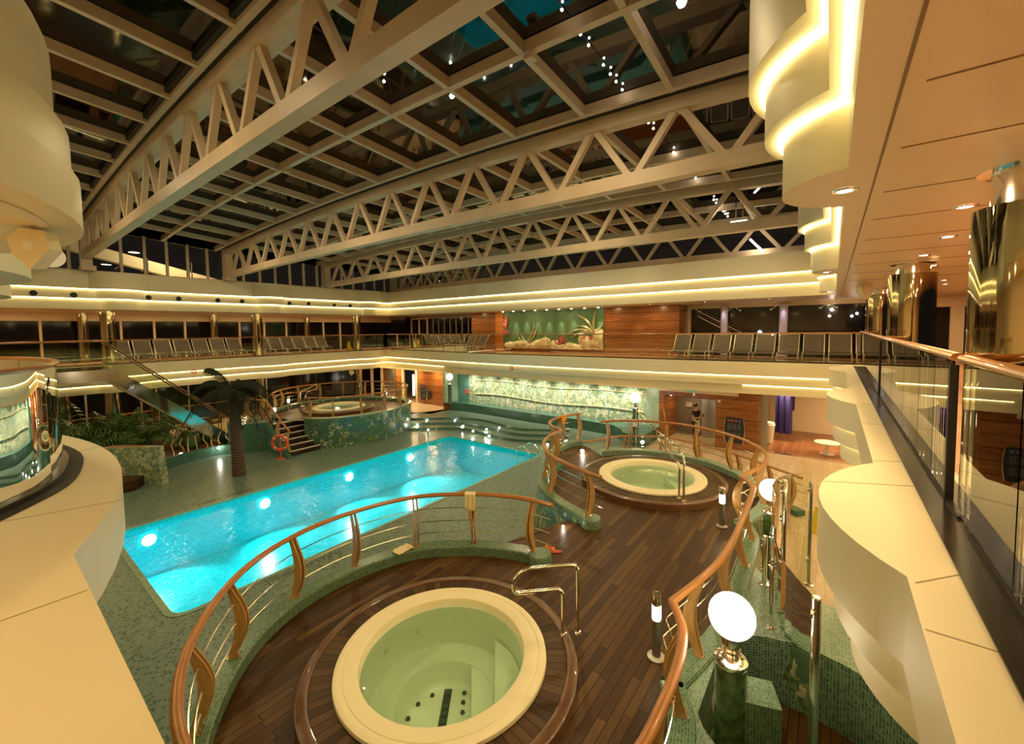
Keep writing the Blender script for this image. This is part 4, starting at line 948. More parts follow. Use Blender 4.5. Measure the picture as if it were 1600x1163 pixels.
# upper windows
NIGHT=mat('night_window',(.008,.007,.007),.06,spec=.6)
m=M(); wallq(m,(22,5.75),(22,-9),3.75,6.05); struct(m,'window_8',NIGHT)
m=M(); m.lohi((21.9,-9,6.0),(22.1,5.75,6.2)); m.lohi((21.95,5.6,3.75),(22.05,5.75,6.1))
for y in (-1.62,-3.6): m.lohi((21.9,y-.18,3.75),(22.05,y+.18,6.1))
m.lohi((21.85,-6.5,5.75),(22,-1.2,6.1)); struct(m,'trim_30',SOFF)
m=M(); wallq(m,(22.0,30),(22.0,19.1),3.75,6.05); struct(m,'window_9',NIGHT)
m=M(); m.lohi((21.9,19.1,6.0),(22.1,30,6.2))
for k in range(9): m.lohi((21.93,19.5+k*.62,3.75),(22.02,19.56+k*.62,6.1))
struct(m,'trim_31',BRUSH)
t=thing('glass_door','pale framed double glass door in the far left corner of the upper gallery','door',(21.85,26.0,3.75))
for y in (-.95,0,.95): m=M(); m.box((0,y,1.15),(.1,.12,2.3)); m.build('frame_post',SOFF,t)
m=M(); m.box((0,0,2.28),(.1,2.0,.12)); m.build('frame_head',SOFF,t)
for i,(yy,l) in enumerate(((4.05,'left'),(1.7,'right'))):
    m=M(); m.lathe([(.16,0),(.16,2.3)],16,(21.75,yy,3.78)); one(m,'pale_column',mat('pale_violet_column',(.62,.55,.62),.4),f'pale violet lit column at the upper right windows, {l} one','column',smooth=True)
    lamp('column_light','SPOT',(21.4,yy,6.1),26,(.85,.75,1),.05,(.2,0,-1),math.radians(50),.8)
t=thing('stair_rail','dark diagonal stair rails behind the upper right windows','railing',(21.8,5.2,6.0))
for k in range(4):
    m=M(); m.bar((-.04*k,0,-.12*k),(-.04*k,-2.4,-1.35-.12*k),.05,.05); m.build('rail_bar',[DPANEL,BRUSH][k%2],t)
for i in range(5):
    y=5.4-i*1.75
    t=thing('ceiling_track_lamp',f'V-shaped pair of lamp arms at the upper right windows, {ORD[i]} from the left','lamp',(21.7,y,6.04))
    for s in(-1,1): m=M(); m.bar((0,0,0),(0,s*.25,-.18),.025,.025); m.lathe([(0,0),(.05,0),(.04,.07)],8,(0,s*.27,-.22)); m.build('arm',WHT,t)
for i in range(5):
    y=22.9-i*.85
    t=thing('ceiling_track_lamp',f'V-shaped pair of lamp arms at upper left end windows, {ORD[i]} from the left','lamp',(21.7,y,6.04))
    for s in(-1,1): m=M(); m.bar((0,0,0),(0,s*.2,-.16),.025,.025); m.build('arm',WHT,t)
for i,(x,y,r_) in enumerate(((1300,484,.07),(1296,494,.05),(1331,494,.05),(1339,490,.05),(1187,519,.08),(1207,524,.06))):
    p=atX(x,y,21.9); m=M(); m.lathe([(0,-r_),(r_,0),(0,r_)],10,p); one(m,'glow_bulb',BULB,f'small bright bulb by the upper right windows, {ORD[i]} of six','lamp',smooth=True)
p=atX(588,502,21.0)
t=thing('dome_lamp','wide orange-lit dome lamp over the far left corner','lamp',p); m=M(); m.lathe([(0,.1),(.35,.06),(.5,0)],20); m.build('shade',SOFF,t,True); m=M(); m.lathe([(0,-.01),(.48,-.01)],20); m.build('lens',emit('amber',(1,.5,.12),5),t)
m=M(); wallq(m,(22.5,28.2),(21.2,26.9),3.75,6.2); struct(m,'wall_corner_wood',PANEL)
# left upper windows
m=M(); wallq(m,(-9,30),(22,30),3.75,6.2); struct(m,'window_10',NIGHT)
m=M(); m.lohi((-9,29.8,5.80),(22,30,6.2)); struct(m,'trim_32',CEIL)
for k,x in enumerate((-4.5,-2.,-.2,2.13,4.97,6.34,7.73,9.1,10.55,12.,13.41,14.8,16.06,17.38,18.73)):
    m=M(); m.lohi((x-.045,29.85,3.75),(x+.045,29.98,5.85)); m.build(f'trim_{33+k}',SOFF,None,kind='structure')
m=M(); m.bar((-9,29.6,4.8),(22,29.6,4.8),.03,.05); one(m,'window_rail',BRUSH,'thin rail in front of the upper left windows','railing')
# ------------------------------------------------------------------ right gallery end and ceiling lamps
def downlight(p,label,pw=30,grp=None,spot=False):
    t=thing('downlight',label,'ceiling lamp',p,group=grp)
    m=M(); m.lathe([(0,-.004),(.055,-.004)],16); m.build('lens',DL,t)
    m=M(); m.lathe([(.055,-.008),(.085,-.008),(.09,0)],16); m.build('bezel',CHROME,t,True)
    lamp('downlight_lamp','AREA',(0,0,-.03),pw,WARM,.25,(0,0,-1),parent=t)
for i,(x,y) in enumerate([(1320,298),(1508,323),(1481,370),(1443,399),(1457,415),(1475,438),(1477,444),(1460,452),(1453,455)]):
    p=at(x,y,6.199); downlight(p,f'recessed lamp in right gallery ceiling, {ORD[i]} from the camera',34)
for i,x in enumerate((-.5,2.6,6.5)): downlight((x,-3.6,6.199),f'recessed lamp far right in the gallery ceiling beyond the column, {ORD[i]} from the camera',60)
for i,(x,y) in enumerate(((-1.3,.2),(-1.3,2.6),(-1.3,5.2),(-1.3,7.8),(1.2,-1.6))): downlight((x,y,6.199),f'added unseen fill downlight over the near upper-deck corner, {ORD[i]} from the right',24)  # out-of-view downlights added to brighten the near ledges
downlight((10.5,.12,6.199),'recessed lamp in the second scalloped ceiling edge at the right'); downlight((16.8,.12,6.199),'recessed lamp in the third scalloped ceiling edge at the right')
for i in range(9): downlight((-1.+2.4*i,27.6,6.199),f'recessed lamp in the left gallery ceiling, {ORD[i]} from the left',27)
for i in range(10): downlight((19.5,2.+2.4*i,6.199),f'recessed lamp in the end gallery ceiling, {ORD[i]} from the right',17)
for i in range(6): downlight((1.+3.*i,28.2,2.519),f'recessed lamp under the left balcony, {ORD[i]} from the left',45)
for i in range(4): downlight((9.5+2.6*i,-2.6,2.519),f'recessed lamp under the right balcony over the walkway, {ORD[i]} from the camera',50)
for i in range(3): downlight((21.5,1.6-2.*i,2.519),f'recessed lamp inside the lounge, {ORD[i]} from the left',70)
downlight((19.9,5.1,2.09),'recessed lamp in the lobby recess ceiling',14)
for i in range(3): downlight((18.6,21.+2.2*i,2.519),f'recessed lamp before the lower left panelled wall, {ORD[i]} from the right',50)
def speaker(p,rz_,label,s=1.,col=None):
    t=thing('loudspeaker',label,'speaker',p,rz_)
    m=M(); m.bar((0,0,0),(0,0,-.10*s),.05*s,.02*s); m.bar((-.07*s,0,-.12*s),(.07*s,0,-.12*s),.03*s,.05*s); m.build('bracket',WHT,t)
    m=M(); P=[(-.19,.10),(-.05,.20),(.17,.17),(.22,-.02),(.02,-.22),(-.14,-.06)]
    m.v=[Vector((a*s,-.07*s,b*s-.22*s)) for a,b in P]+[Vector((a*s*.9,.09*s,b*s*.9-.22*s)) for a,b in P]
    n=6; m.face(range(n)); m.face(range(2*n-1,n-1,-1)); 
    for i in range(n): m.face((i,n+i,n+(i+1)%n,(i+1)%n))
    m.build('cabinet',col or CREAM,t); m=M(); m.lathe([(0,.0),(.05*s,0),(.06*s,-.01)],12); m.xform(Matrix.Translation((.02*s,-.075*s,-.2*s))@Matrix.Rotation(PI/2,4,'X')); m.build('dial',WHT,t,True)
    return t
speaker(at(50,355,6.2),math.radians(-50),'cream loudspeaker under the near left ceiling scallop',.95)
speaker(at(1351,440,6.19),math.radians(-40),'small cream loudspeaker on the right gallery ceiling before the columns',1.)
speaker(at(549,578,2.5),math.radians(-40),'small cream loudspeaker under the left balcony edge',.9)
m=M(); m.box((17.5,-3.6,6.05),(.05,.5,.12)); one(m,'exit_sign',EXITG,'dark green exit sign hanging from the right gallery ceiling','sign')
# loudspeaker ports in left fascia
for i,(x,y) in enumerate([(52,458),(115,461),(232,465),(279,467),(340,469.5),(378,471),(452,474),(482,474.5),(522,477),(547,478)]):
    p=atY(x,y,25.08); m=M(); m.lathe([(0,0),(.09,0),(.11,.02),(.11,.03)],14); m.xform(Matrix.Translation((p.x,25.08,p.z))@Matrix.Rotation(PI/2,4,'X')); one(m,'speaker_port',BLACK,f'small round black port in the left ceiling edge, {ORD[i]} from the left','vent','round ports in the left ceiling edge')
def nosmoke(p,rz_,label):
    t=thing('no_smoking_sign',label,'sign',p,rz_)
    m=M(); m.lathe([(.075,0),(.075,.01),(.11,.01),(.11,0)],20); m.xform(Matrix.Rotation(PI/2,4,'X')); m.build('ring',REDP,t)
    m=M(); m.bar((-.06,-.008,-.06),(.06,-.008,.06),.01,.02); m.build('slash',REDP,t)
    m=M(); m.bar((-.06,-.004,0),(.06,-.004,0),.008,.02); m.build('cigarette',BLACK,t)
nosmoke(tuple(atY(303,581,25.38)),0,'round red no-smoking sign on the left balcony edge'); nosmoke(tuple(atX(800,576,17.35)),math.radians(-90),'round red no-smoking sign on the balcony edge over the leaf mosaic wall')
# ------------------------------------------------------------------ sun loungers
def make_lounger():
    t=thing('sun_lounger','x','sun lounger',(0,0,0))
    w=.33; pts=[(0,.28),(.62,.33),(1.12,1.0)]
    for s in(-1,1):
        m=M(); m.tube(crom([(s*w,-.02,.02),(s*w,.0,.26),(s*w,.08,.30),(s*w,.60,.34),(s*w,.66,.38),(s*w,1.12,1.02)],3),.016,6); m.build('side_frame',LFRAME,t,True)
        m=M(); m.tube([(s*w,.62,.33),(s*w,.72,.02)],.014,6); m.build('leg',LFRAME,t,True)
    m=M(); m.tube([(-w,-.02,.03),(w,-.02,.03)],.014,6); m.tube([(-w,.72,.05),(w,.72,.05)],.014,6); m.tube([(-w,1.12,1.02),(w,1.12,1.02)],.014,6); m.build('cross_bar',LFRAME,t,True)
    m=M(); m.hexa([(-w,.06,.27),(w,.06,.27),(w,.62,.30),(-w,.62,.30),(-w,.06,.31),(w,.06,.31),(w,.62,.34),(-w,.62,.34)]); m.build('seat',SLING,t)
    m=M(); m.hexa([(-w,.64,.36),(w,.64,.36),(w,.66,.36),(-w,.66,.36),(-w,1.10,1.0),(w,1.10,1.0),(w,1.12,1.0),(-w,1.12,1.0)]); m.build('backrest',SLING,t)
    return t
L0=make_lounger(); first=True
rows=[('left gallery rail','from the left',[(4.45+.80*k,26.25,3.76,0) for k in range(7)]+[(10.75+.72*k,26.25,3.76,0) for k in range(6)]),
      ('end balcony, left part','from the left',[(18.75,24.0-.95*k,3.76,-PI/2) for k in range(8)]),
      ('end balcony, right part','from the left',[(18.75+.05*k,5.35-.8*k,3.76,-PI/2) for k in range(9)])]
for nm,fr,ps in rows:
    for i,(x,y,z,a) in enumerate(ps):
        lab=f'brown sling sun lounger, {nm}, {ORD[i]} {fr}'
        if first: L0.location=(x,y,z); L0.rotation_euler=(0,0,a); L0['label']=lab; L0['group']=f'sun loungers on the {nm}'; first=False
        else: dup(L0,(x,y,z),a,lab,f'sun loungers on the {nm}')
# wet floor signs
def wet(p,rz_,label):
    t=thing('wet_floor_sign',label,'sign',p,rz_)
    for s in(-1,1):
        m=M(); m.hexa([(-.15,s*.14,0),(.15,s*.14,0),(.15,s*.125,0),(-.15,s*.125,0),(-.08,s*.01,.62),(.08,s*.01,.62),(.08,0,.62),(-.08,0,.62)]); m.build('board',YEL,t)
    m=M(); m.box((0,0,.63),(.12,.04,.04)); m.build('handle',YEL,t)
wet((15.9,26.3,3.76),.3,'yellow wet-floor sign beside the sun loungers in the upper left corner'); wet(tuple(at(1277,832,0.)),.6,'yellow wet-floor sign on the beige walkway behind the balcony edge'); wet((7.6,21.9,ZP),.4,'yellow wet-floor sign by the foot of the staircase behind the palm')
t=thing('side_table','low pale table with curved legs in the far upper corner','table',(19.2,25.6,3.76))
m=M(); m.box((0,0,.42),(.5,.9,.03)); m.build('table_top',WHT,t)
for a,b in((-.2,-.4),(.2,-.4),(-.2,.4),(.2,.4)): m=M(); m.tube([(a,b,.42),(a*1.2,b,.2),(a,b,0)],.015,6); m.build('leg',LFRAME,t)
# ------------------------------------------------------------------ left side: tub deck, stairs, planter, palm, stair
ZL=.92
LC=(12.0,21.0); lo=[(9.55,19.6),(9.9,18.9),(10.6,18.35),(11.6,18.0),(12.8,17.95),(14.0,18.3),(15.0,19.0),(15.5,20.2),(15.3,21.6),(14.6,22.9),(13.2,23.8),(11.6,24.0),(10.2,23.5),(9.2,22.4)]
LO=sm(lo,4)
m=M(); m.flat([LO+[(9.0,21.6),(9.2,20.2)],circ(LC[0],LC[1],1.75,40)[::-1]],ZL); struct(m,'floor_left_tub_deck',TEAK)
t=thing('mosaic_curb','leaf-patterned mosaic wall around the far left hot tub deck','wall',(0,0,0))
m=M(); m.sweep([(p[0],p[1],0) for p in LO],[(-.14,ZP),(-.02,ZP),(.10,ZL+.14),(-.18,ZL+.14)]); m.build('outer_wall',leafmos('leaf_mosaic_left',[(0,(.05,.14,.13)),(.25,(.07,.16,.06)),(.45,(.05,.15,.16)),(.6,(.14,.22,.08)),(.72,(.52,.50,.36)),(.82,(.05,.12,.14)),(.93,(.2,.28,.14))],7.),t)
m=M(); m.sweep([(p[0],p[1],0) for p in LO],[(-.19,ZL+.12),(.12,ZL+.12),(.12,ZL+.17),(-.19,ZL+.17)]); m.build('curb_cap',MOSL,t)
hot_l=hot_tub(LC,1.35,'round hot tub with pale green water on the raised deck across the pool',1.78,0); hot_l.location=(LC[0],LC[1],ZL)
zsL=lambda p: 0
railing(LO,'wooden railing around the far left hot tub deck',[.01]+[k/13 for k in range(1,13)]+[.99],z0=ZL+.17,z1=ZL+1.1,inside=1)
bollard((10.1,22.6,ZL),'steel bollard lamp glowing on the left hot tub deck, left one'); bollard((14.7,20.6,ZL),'steel bollard lamp glowing on the left hot tub deck, right one'); bollard((9.15,22.0,ZL-.25),'steel bollard lamp glowing beside the steps of the left hot tub deck')
p=(12.4,23.4,ZL); m=M(); m.box((12.9,23.6,ZL+.75),(.02,.3,.35)); 
gx=Vector((10.9,22.9,ZL+.14)); P=[gx,gx+Vector((0,0,.75)),gx+Vector((.25,-.3,.95)),gx+Vector((.55,-.6,1.15)),gx+Vector((.55,-.6,.95)),gx+Vector((.2,-.25,.7)),gx+Vector((.1,-.1,0))]
grab(crom(P,4),'bent steel handrail at the left hot tub')
# stairs down to the pool (teak treads, pale nosings) heading -X/-Y from the deck
SA=Vector((9.45,20.35,0)); SB=Vector((9.2,18.55,0)); 
st=thing('deck_steps','short flight of dark treads with pale nosings beside the orange lifebuoy','steps',(0,0,0))
for k in range(6):
    z=ZL-.02-k*.205; y=20.6-k*.30; x0=8.35-.0*k; x1=9.75-.0*k
    m=M(); m.lohi((x0,y-.30,z-.16),(x1,y,z)); m.build('tread',TEAK,st)
    m=M(); m.lohi((x0,y-.31,z-.03),(x1,y-.27,z+.004)); m.build('nosing',WHT,st)
zst=lambda p: -(1.25)*max(0,min(1,(20.6-p.y)/2.0))
sl=[(8.25,20.9),(8.22,20.4),(8.25,19.8),(8.3,19.2),(8.35,18.7)]
railing(sm(sl,4),'sloping wooden stair railing next to the lifebuoy',[.03,.35,.65,.97],z0=ZL+.1,z1=ZL+1.05,zs=zst,inside=-1)
railing(sm([(8.3,22.9),(8.0,22.0),(8.1,21.2),(8.25,20.9)],4),'short wooden railing on the left deck behind the palm fronds',[.05,.5,.95],z0=ZL+.1,z1=ZL+1.05,inside=-1)
m=M(); m.poly([(8.15,18.5,ZP),(8.15,21.2,ZP),(8.15,21.2,ZL),(8.15,20.6,ZL)]); m.poly([(8.35,18.5,ZP),(8.35,20.6,ZL),(8.35,21.2,ZL),(8.35,21.2,ZP)]); m.quad((8.15,18.5,ZP),(8.35,18.5,ZP),(8.35,20.6,ZL),(8.15,20.6,ZL)); m.quad((8.15,20.6,ZL),(8.35,20.6,ZL),(8.35,21.2,ZL),(8.15,21.2,ZL)); one(m,'stair_side_wall',MOST,'teal triangular side wall of the deck steps','wall')
m=M(); m.prism(sm([(8.25,20.6),(7.6,20.9),(7.1,21.5),(7.2,22.4),(8.0,22.9),(8.9,22.6),(8.3,21.6)],3),ZP,ZL+.05); one(m,'curved_planter_wall',MOST,'curved teal mosaic wall behind the palm trunk','wall')
# step lights
def steplight(p,n,label,pw=9,r=.05):
    t=thing('step_light',label,'lamp',p); v=Vector(n).normalized()
    q=v.to_track_quat('Z','Y').to_matrix().to_4x4()
    m=M(); m.lathe([(0,.02),(r*.7,.015),(r,0)],12); m.xform(q); m.build('lens',BULB,t)
    m=M(); m.lathe([(r,0),(r*1.3,.004),(r*1.35,0)],12); m.xform(q); m.build('bezel',CHROME,t)
    lamp('step_light_lamp','POINT',tuple(v*.06),pw,WHITE,.03,parent=t)
sl_=[(652,665),(667,657),(669,672),(711,657),(723,666),(739,674),(750,660),(760,671),(764,682),(780,669),(855,695)]
pos=['at the left end','at the left end, upper','at the left end, lower','left of the middle, upper','left of the middle, lower','in the middle, lowest','in the middle, upper','in the middle, second row','right of the middle, lowest','right of the middle, upper','far right behind the S-shaped railing']
for i,(x,y) in enumerate(sl_):
    z={0:-.2,1:-.02,2:-.26}[[1,0,2,1-1,1,2,0,1,2,0,1][i]]
    p=at(x,y,-.12 if i%2 else -.2); steplight(tuple(p),(-1,-.25,.1),f'small step light on the curved end steps, {pos[i]}',7)
for (x,y,z,l,n) in ((885,690,1.03,'nearest the entry of the second hot tub deck, left',(-.6,-.5,.4)),(910,705,1.06,'nearest the entry of the second hot tub deck, right',(-.6,-.5,.4)),(1004,691,.75,'behind the second hot tub railing',(-.8,-.5,.3)),(283,710,-.02,'low on the planter wall, left',(-.1,-1,.1)),(342,700,.0,'low on the planter wall, right',(-.1,-1,.1)),(411,651,.95,'on top of the curved teal wall by the palm',(-.3,-1,.3)),(225,751,-.25,'on the wooden step at the left',(-.2,-1,.2)),(512,686,.0,'at the foot of the left deck steps',(-.4,-1,.2)),(880,823,ZD+.02,'on the teak boards by the curb end',(0,0,1))):
    steplight(tuple(at(x,y,z)),n,f'bright small lamp {l}',9 if x!=880 else 2,.05 if x!=880 else .03)
# lifebuoy
bp=Vector((7.95,18.75,ZP))
t=thing('lifebuoy','orange lifebuoy ring with white bands on a stand beside the deck steps','lifebuoy',tuple(bp),math.radians(-45))
m=M(); R_,r_=.30,.065; n1,n2=36,10; base=0
for i in range(n1):
    a=2*PI*i/n1
    for j in range(n2):
        b=2*PI*j/n2; m.v.append(Vector(((R_+r_*math.cos(b))*math.cos(a),r_*math.sin(b),.72+(R_+r_*math.cos(b))*math.sin(a))))
for i in range(n1):
    m.cur=1 if (i%9)==4 else 0
    for j in range(n2): m.face((i*n2+j,((i+1)%n1)*n2+j,((i+1)%n1)*n2+(j+1)%n2,i*n2+(j+1)%n2))
m.build('ring',[ORANGE,WHT],t,True)
m=M(); m.bar((0,.05,0),(0,.05,.9),.06,.03); m.build('stand_post',ORANGE,t); m=M(); m.lathe([(0,0),(.14,0),(.14,.02),(0,.03)],16,(0,.05,0)); m.build('stand_base',ORANGE,t)
# palm tree
pt=at(374,742,ZP)
t=thing('palm_tree','dark palm tree with ringed trunk standing at the far pool side','palm tree',tuple(pt))
m=M(); prof=[]; H_=3.25
for k in range(34):
    z=H_*k/33; r=.235-.09*(k/33); prof+= [(r*.93,z),(r*1.06,z+.055)]
prof.append((0,H_+.08)); m.lathe(prof,18)
for i,v in enumerate(m.v): m.v[i]=Vector((v.x-.10*(v.z/H_)**1.5,v.y+.06*(v.z/H_),v.z))
m.build('trunk',PALMT,t,True)
def frond(m,base,az,L_,lift,droop,wid,nl=18,tw=.03):
    d=Vector((math.cos(az),math.sin(az),0)); P=[]
    for k in range(11):
        f=k/10; P.append(base+d*(L_*(f*.95))+Vector((0,0,lift*f*1.6-droop*f*f*1.6)))
    m.tube(P,.018,5)
    sd=Vector((-d.y,d.x,0))
    for k in range(nl):
        f=.12+.88*k/(nl-1); i=min(9,int(f*10)); p=P[i].lerp(P[i+1],f*10-i); dr=(P[i+1]-P[i]).normalized()
        l=wid*math.sin(PI*min(1,.12+f*.86))**.7
        for s in(-1,1):
            q=p+sd*s*l*.75+dr*l*.35-Vector((0,0,l*.55)); mid=p.lerp(q,.5)+Vector((0,0,.05*l))
            w=dr*tw
            m.quad(p-w,p+w,mid+w*.9,mid-w*.9); m.quad(mid-w*.9,mid+w*.9,q+w*.1,q-w*.1)
cr=Vector((-.10,.06,H_))
for i,(az,L_,li,dr_) in enumerate([(-.7,1.2,1.15,1.25),(.1,1.35,.75,1.15),(.9,1.2,1.1,1.15),(1.7,1.3,.8,1.1),(2.5,1.2,1.2,1.2),(3.3,1.35,.7,1.15),(4.1,1.3,.9,1.2),(4.9,1.3,.5,1.2),(5.5,1.25,.35,1.2),(2.1,.9,1.3,.7),(4.6,1.0,.3,1.0)]):
    m=M(); frond(m,cr,az,L_*1.25,li,dr_*1.1,.48,28,.024); m.build('frond',PALML,t)
# planter with ferns and bushes
plan=[(-1,21.8),(1.5,21.2),(3.2,20.9),(4.3,21.1),(5.3,21.6),(6.4,21.8),(7.4,21.4),(7.7,22.4),(6.4,23.4),(3.5,24.2),(-1,24.3)]
PLN=sm(plan,3)
m=M(); m.prism([(-1,22.0),(1.5,21.4),(3.2,21.1),(4.3,21.3),(5.3,21.8),(6.4,22.0),(7.0,22.0),(6.9,23.6),(5.8,26.0),(3.0,27.0),(-1,27.3)],ZP,ZP+.30); one(m,'planter_bed',SOIL,'brown planting bed behind the low teal wall at the left','planter')
m=M(); m.sweep([(p[0],p[1],0) for p in sm(plan[:7],4)],[(-.1,ZP),(.08,ZP),(.08,ZP+.42),(-.1,ZP+.42)]); one(m,'planter_wall',MOST,'low curving teal mosaic wall in front of the planting bed','wall')
def fern(p,s,label,n=14):
    t=thing('fern_plant',label,'plant',p)
    for i in range(n):
        m=M(); az=2*PI*i/n+random.uniform(-.2,.2); L_=s*random.uniform(.7,1.1); frond(m,Vector((0,0,.05)),az,L_,s*random.uniform(.8,1.25),s*random.uniform(.4,.9),s*.34,12); m.build('frond',FERN,t)
ZB=ZP+.30
for i,(x,y,s) in enumerate(((2.6,24.5,1.7),(3.5,25.0,1.9),(4.4,24.3,1.7),(4.9,25.2,1.7),(5.6,23.6,1.0),(1.7,25.2,1.9),(3.4,23.6,1.1),(3.3,25.9,1.9))):
    fern((x,y,ZB),s,f'leafy green fern in the planting bed at left, {["front left","middle, tallest","front middle","back right","small, front right","far left","small, low front","back left, tall"][i]}')
for i,(x,y,r_) in enumerate(((5.9,22.7,.34),(6.6,23.3,.30))):
    m=M(); n=10
    prof=[(0,-r_)]+[(r_*math.cos(a),r_*math.sin(a)) for a in [(-PI/2+PI*k/n) for k in range(1,n)]]+[(0,r_)]
    m.lathe(prof,18,(x,y,ZB+r_*.9)); one(m,'round_bush',mat('bush',(.025,.07,.015),.7,noise=.6,nscale=30,bump=1.),f'small clipped round bush in the planting bed, {["left","right"][i]} of two','bush',smooth=True)
t=thing('trellis','brown bent-wood trellis along the planting bed behind the low wall','fence',(5.9,21.75,ZB))
for k in range(9):
    m=M(); x=-.9+k*.28; m.tube(crom([(x,.05*math.sin(k),0),(x+.08*math.sin(k*2),0,.25),(x-.06,0,.5),(x+.07*math.cos(k),0,.75)],3),.022,5); m.build('branch',POSTW,t)
# near-left leaf wall, wooden step
m=M(); pth=sm([(4.05,19.2),(3.7,19.75),(3.1,20.3),(2.2,20.7),(1.0,20.9)],4); m.sweep([(p[0],p[1],0) for p in pth],[(-.25,ZP),(.0,ZP),(.12,1.05),(-.12,1.05)]); one(m,'leaf_mosaic_wall',LEAFW,'green and cream leaf mosaic wall at the left beside the wooden step','wall')
m=M(); m.tube([(p[0],p[1],1.10-.1*abs(i-8)/8) for i,p in enumerate(pth)],.03,6); one(m,'curved_rail',HANDW,'thin arched wooden rail on top of the left leaf mosaic wall','railing',smooth=True)
m=M(); m.prism([(2.0,19.3),(3.3,19.25),(3.65,19.75),(3.2,20.2),(2.0,20.2)],ZP,ZP+.35); one(m,'wooden_step',TEAK,'dark wooden step at the foot of the left leaf mosaic wall','step')
# pool ladders
def ladder(x,y,s,label):
    t=thing('pool_ladder',label,'ladder',(x,y,ZP))
    for d in(0,.62):
        m=M(); m.tube(crom([(d,s*.12,-.9),(d,s*.12,-.2),(d,s*.12,.45),(d,s*.02,.68),(d,-s*.22,.76),(d,-s*.46,.62),(d,-s*.52,.40),(d,-s*.52,.0)],4),.024,8); m.build('hoop',CHROME,t,True)
    for z in(-.15,-.42,-.7): m=M(); m.box((.31,s*.12,z),(.58,.10,.03)); m.build('tread',CHROME,t)
ladder(13.35,15.6,-1,'polished steel pool ladder at the far left corner of the pool'); ladder(13.35,9.95,1,'polished steel pool ladder at the right end of the pool near the S-shaped railing')
# main staircase on the left with glass sides
t=thing('staircase','straight staircase with mirrored side and glass balustrade descending at the left','staircase',(0,0,0))
xa,xb,za,zb2,ya,yb=3.35,7.6,3.70,-.30,22.9,24.0
m=M(); N_=19
for k in range(N_):
    f=k/N_; x=xa+(xb-xa)*f; z=za+(zb2-za)*(k+1)/N_; m.lohi((x,ya+.05,z-.04),(x+(xb-xa)/N_+.04,yb-.05,z))
    m.lohi((x,ya+.05,z-.02),(x+.02,yb-.05,z+.2))
m.build('treads',BEIGE,t)
for y,nm in((ya,'mirror_stringer'),(yb,'mirror_stringer')):
    m=M(); m.hexa([(xa,y-.03,za-.42),(xb,y-.03,zb2-.25),(xb,y+.03,zb2-.25),(xa,y+.03,za-.42),(xa,y-.03,za+.22),(xb,y-.03,zb2+.38),(xb,y+.03,zb2+.38),(xa,y+.03,za+.22)]); m.build(nm,mat('stair_mirror',(.62,.62,.55),.08,metal=1),t)
    m=M(); m.hexa([(xa,y-.007,za+.22),(xb,y-.007,zb2+.38),(xb,y+.007,zb2+.38),(xa,y+.007,za+.22),(xa,y-.007,za+1.05),(xb,y-.007,zb2+1.15),(xb,y+.007,zb2+1.15),(xa,y+.007,za+1.05)]); m.build('glass_side',BALG,t)
    m=M(); m.tube([(xa,y,za+1.08),(xb,y,zb2+1.18)],.03,8); m.build('handrail',DPANEL,t,True)
m=M(); m.hexa([(xa,ya,za-.50),(xb,ya,zb2-.30),(xb,yb,zb2-.30),(xa,yb,za-.50),(xa,ya,za-.42),(xb,ya,zb2-.25),(xb,yb,zb2-.25),(xa,yb,za-.42)]); m.build('soffit',mat('stair_soffit',(.42,.36,.22),.4,noise=.3,nscale=4),t)
m=M(); m.flat([[(.2,22.6),(xa+.1,22.6),(xa+.1,25.5),(.2,25.5)]],3.74); m.quad((.2,22.6,3.3),(xa+.1,22.6,3.3),(xa+.1,22.6,3.74),(.2,22.6,3.74)); m.flat([[(.2,22.6),(xa+.1,22.6),(xa+.1,25.5),(.2,25.5)]],3.3,True); struct(m,'floor_stair_landing',mat('landing_mirror',(.5,.45,.38),.12,metal=.9))
m=M(); m.box((1.8,22.62,4.3),(3.2,.014,1.06)); m.build('landing_glass',BALG,t); m=M(); m.tube([(.2,22.62,4.86),(xa,22.62,4.86),(xa,22.9,4.78)],.03,8); m.build('handrail',HANDW,t,True)
# lower gallery furniture
def chair(p,a,label,grp):
    t=thing('dining_chair',label,'chair',p,a,grp)
    m=M(); m.box((0,0,.44),(.46,.46,.07)); m.build('seat',DPANEL,t); m=M(); m.box((0,.22,.68),(.46,.05,.48)); m.build('backrest',DPANEL,t)
    for a_,b_ in((-.2,-.2),(.2,-.2),(-.2,.2),(.2,.2)): m=M(); m.box((a_,b_,.21),(.04,.04,.42)); m.build('leg',DPANEL,t)
    return t
c0=None; k=0
for i,(x,y) in enumerate(((5.2,27.2),(7.6,27.4),(10.,27.2),(12.4,27.4))):
    tt=thing('dining_table',f'round dark dining table under the left balcony, {ORD[i]} from the left','table',(x,y,ZP+.01))
    m=M(); m.lathe([(0,.72),(.45,.72),(.45,.75),(0,.75)],20); m.build('table_top',HANDW,tt); m=M(); m.lathe([(0,0),(.25,0),(.04,.05),(.04,.72)],12); m.build('pedestal',BRUSH,tt)
    for j,(dx,dy,a) in enumerate(((-.65,0,PI/2),(.65,0,-PI/2),(0,-.7,PI))):
        lab=f'dark dining chair {["left of","right of","in front of"][j]} the {ORD[i]} round table under the left balcony'
        if c0 is None: c0=chair((x+dx,y+dy,ZP+.01),a,lab,'dining chairs under the left balcony')
        else: dup(c0,(x+dx,y+dy,ZP+.01),a,lab)
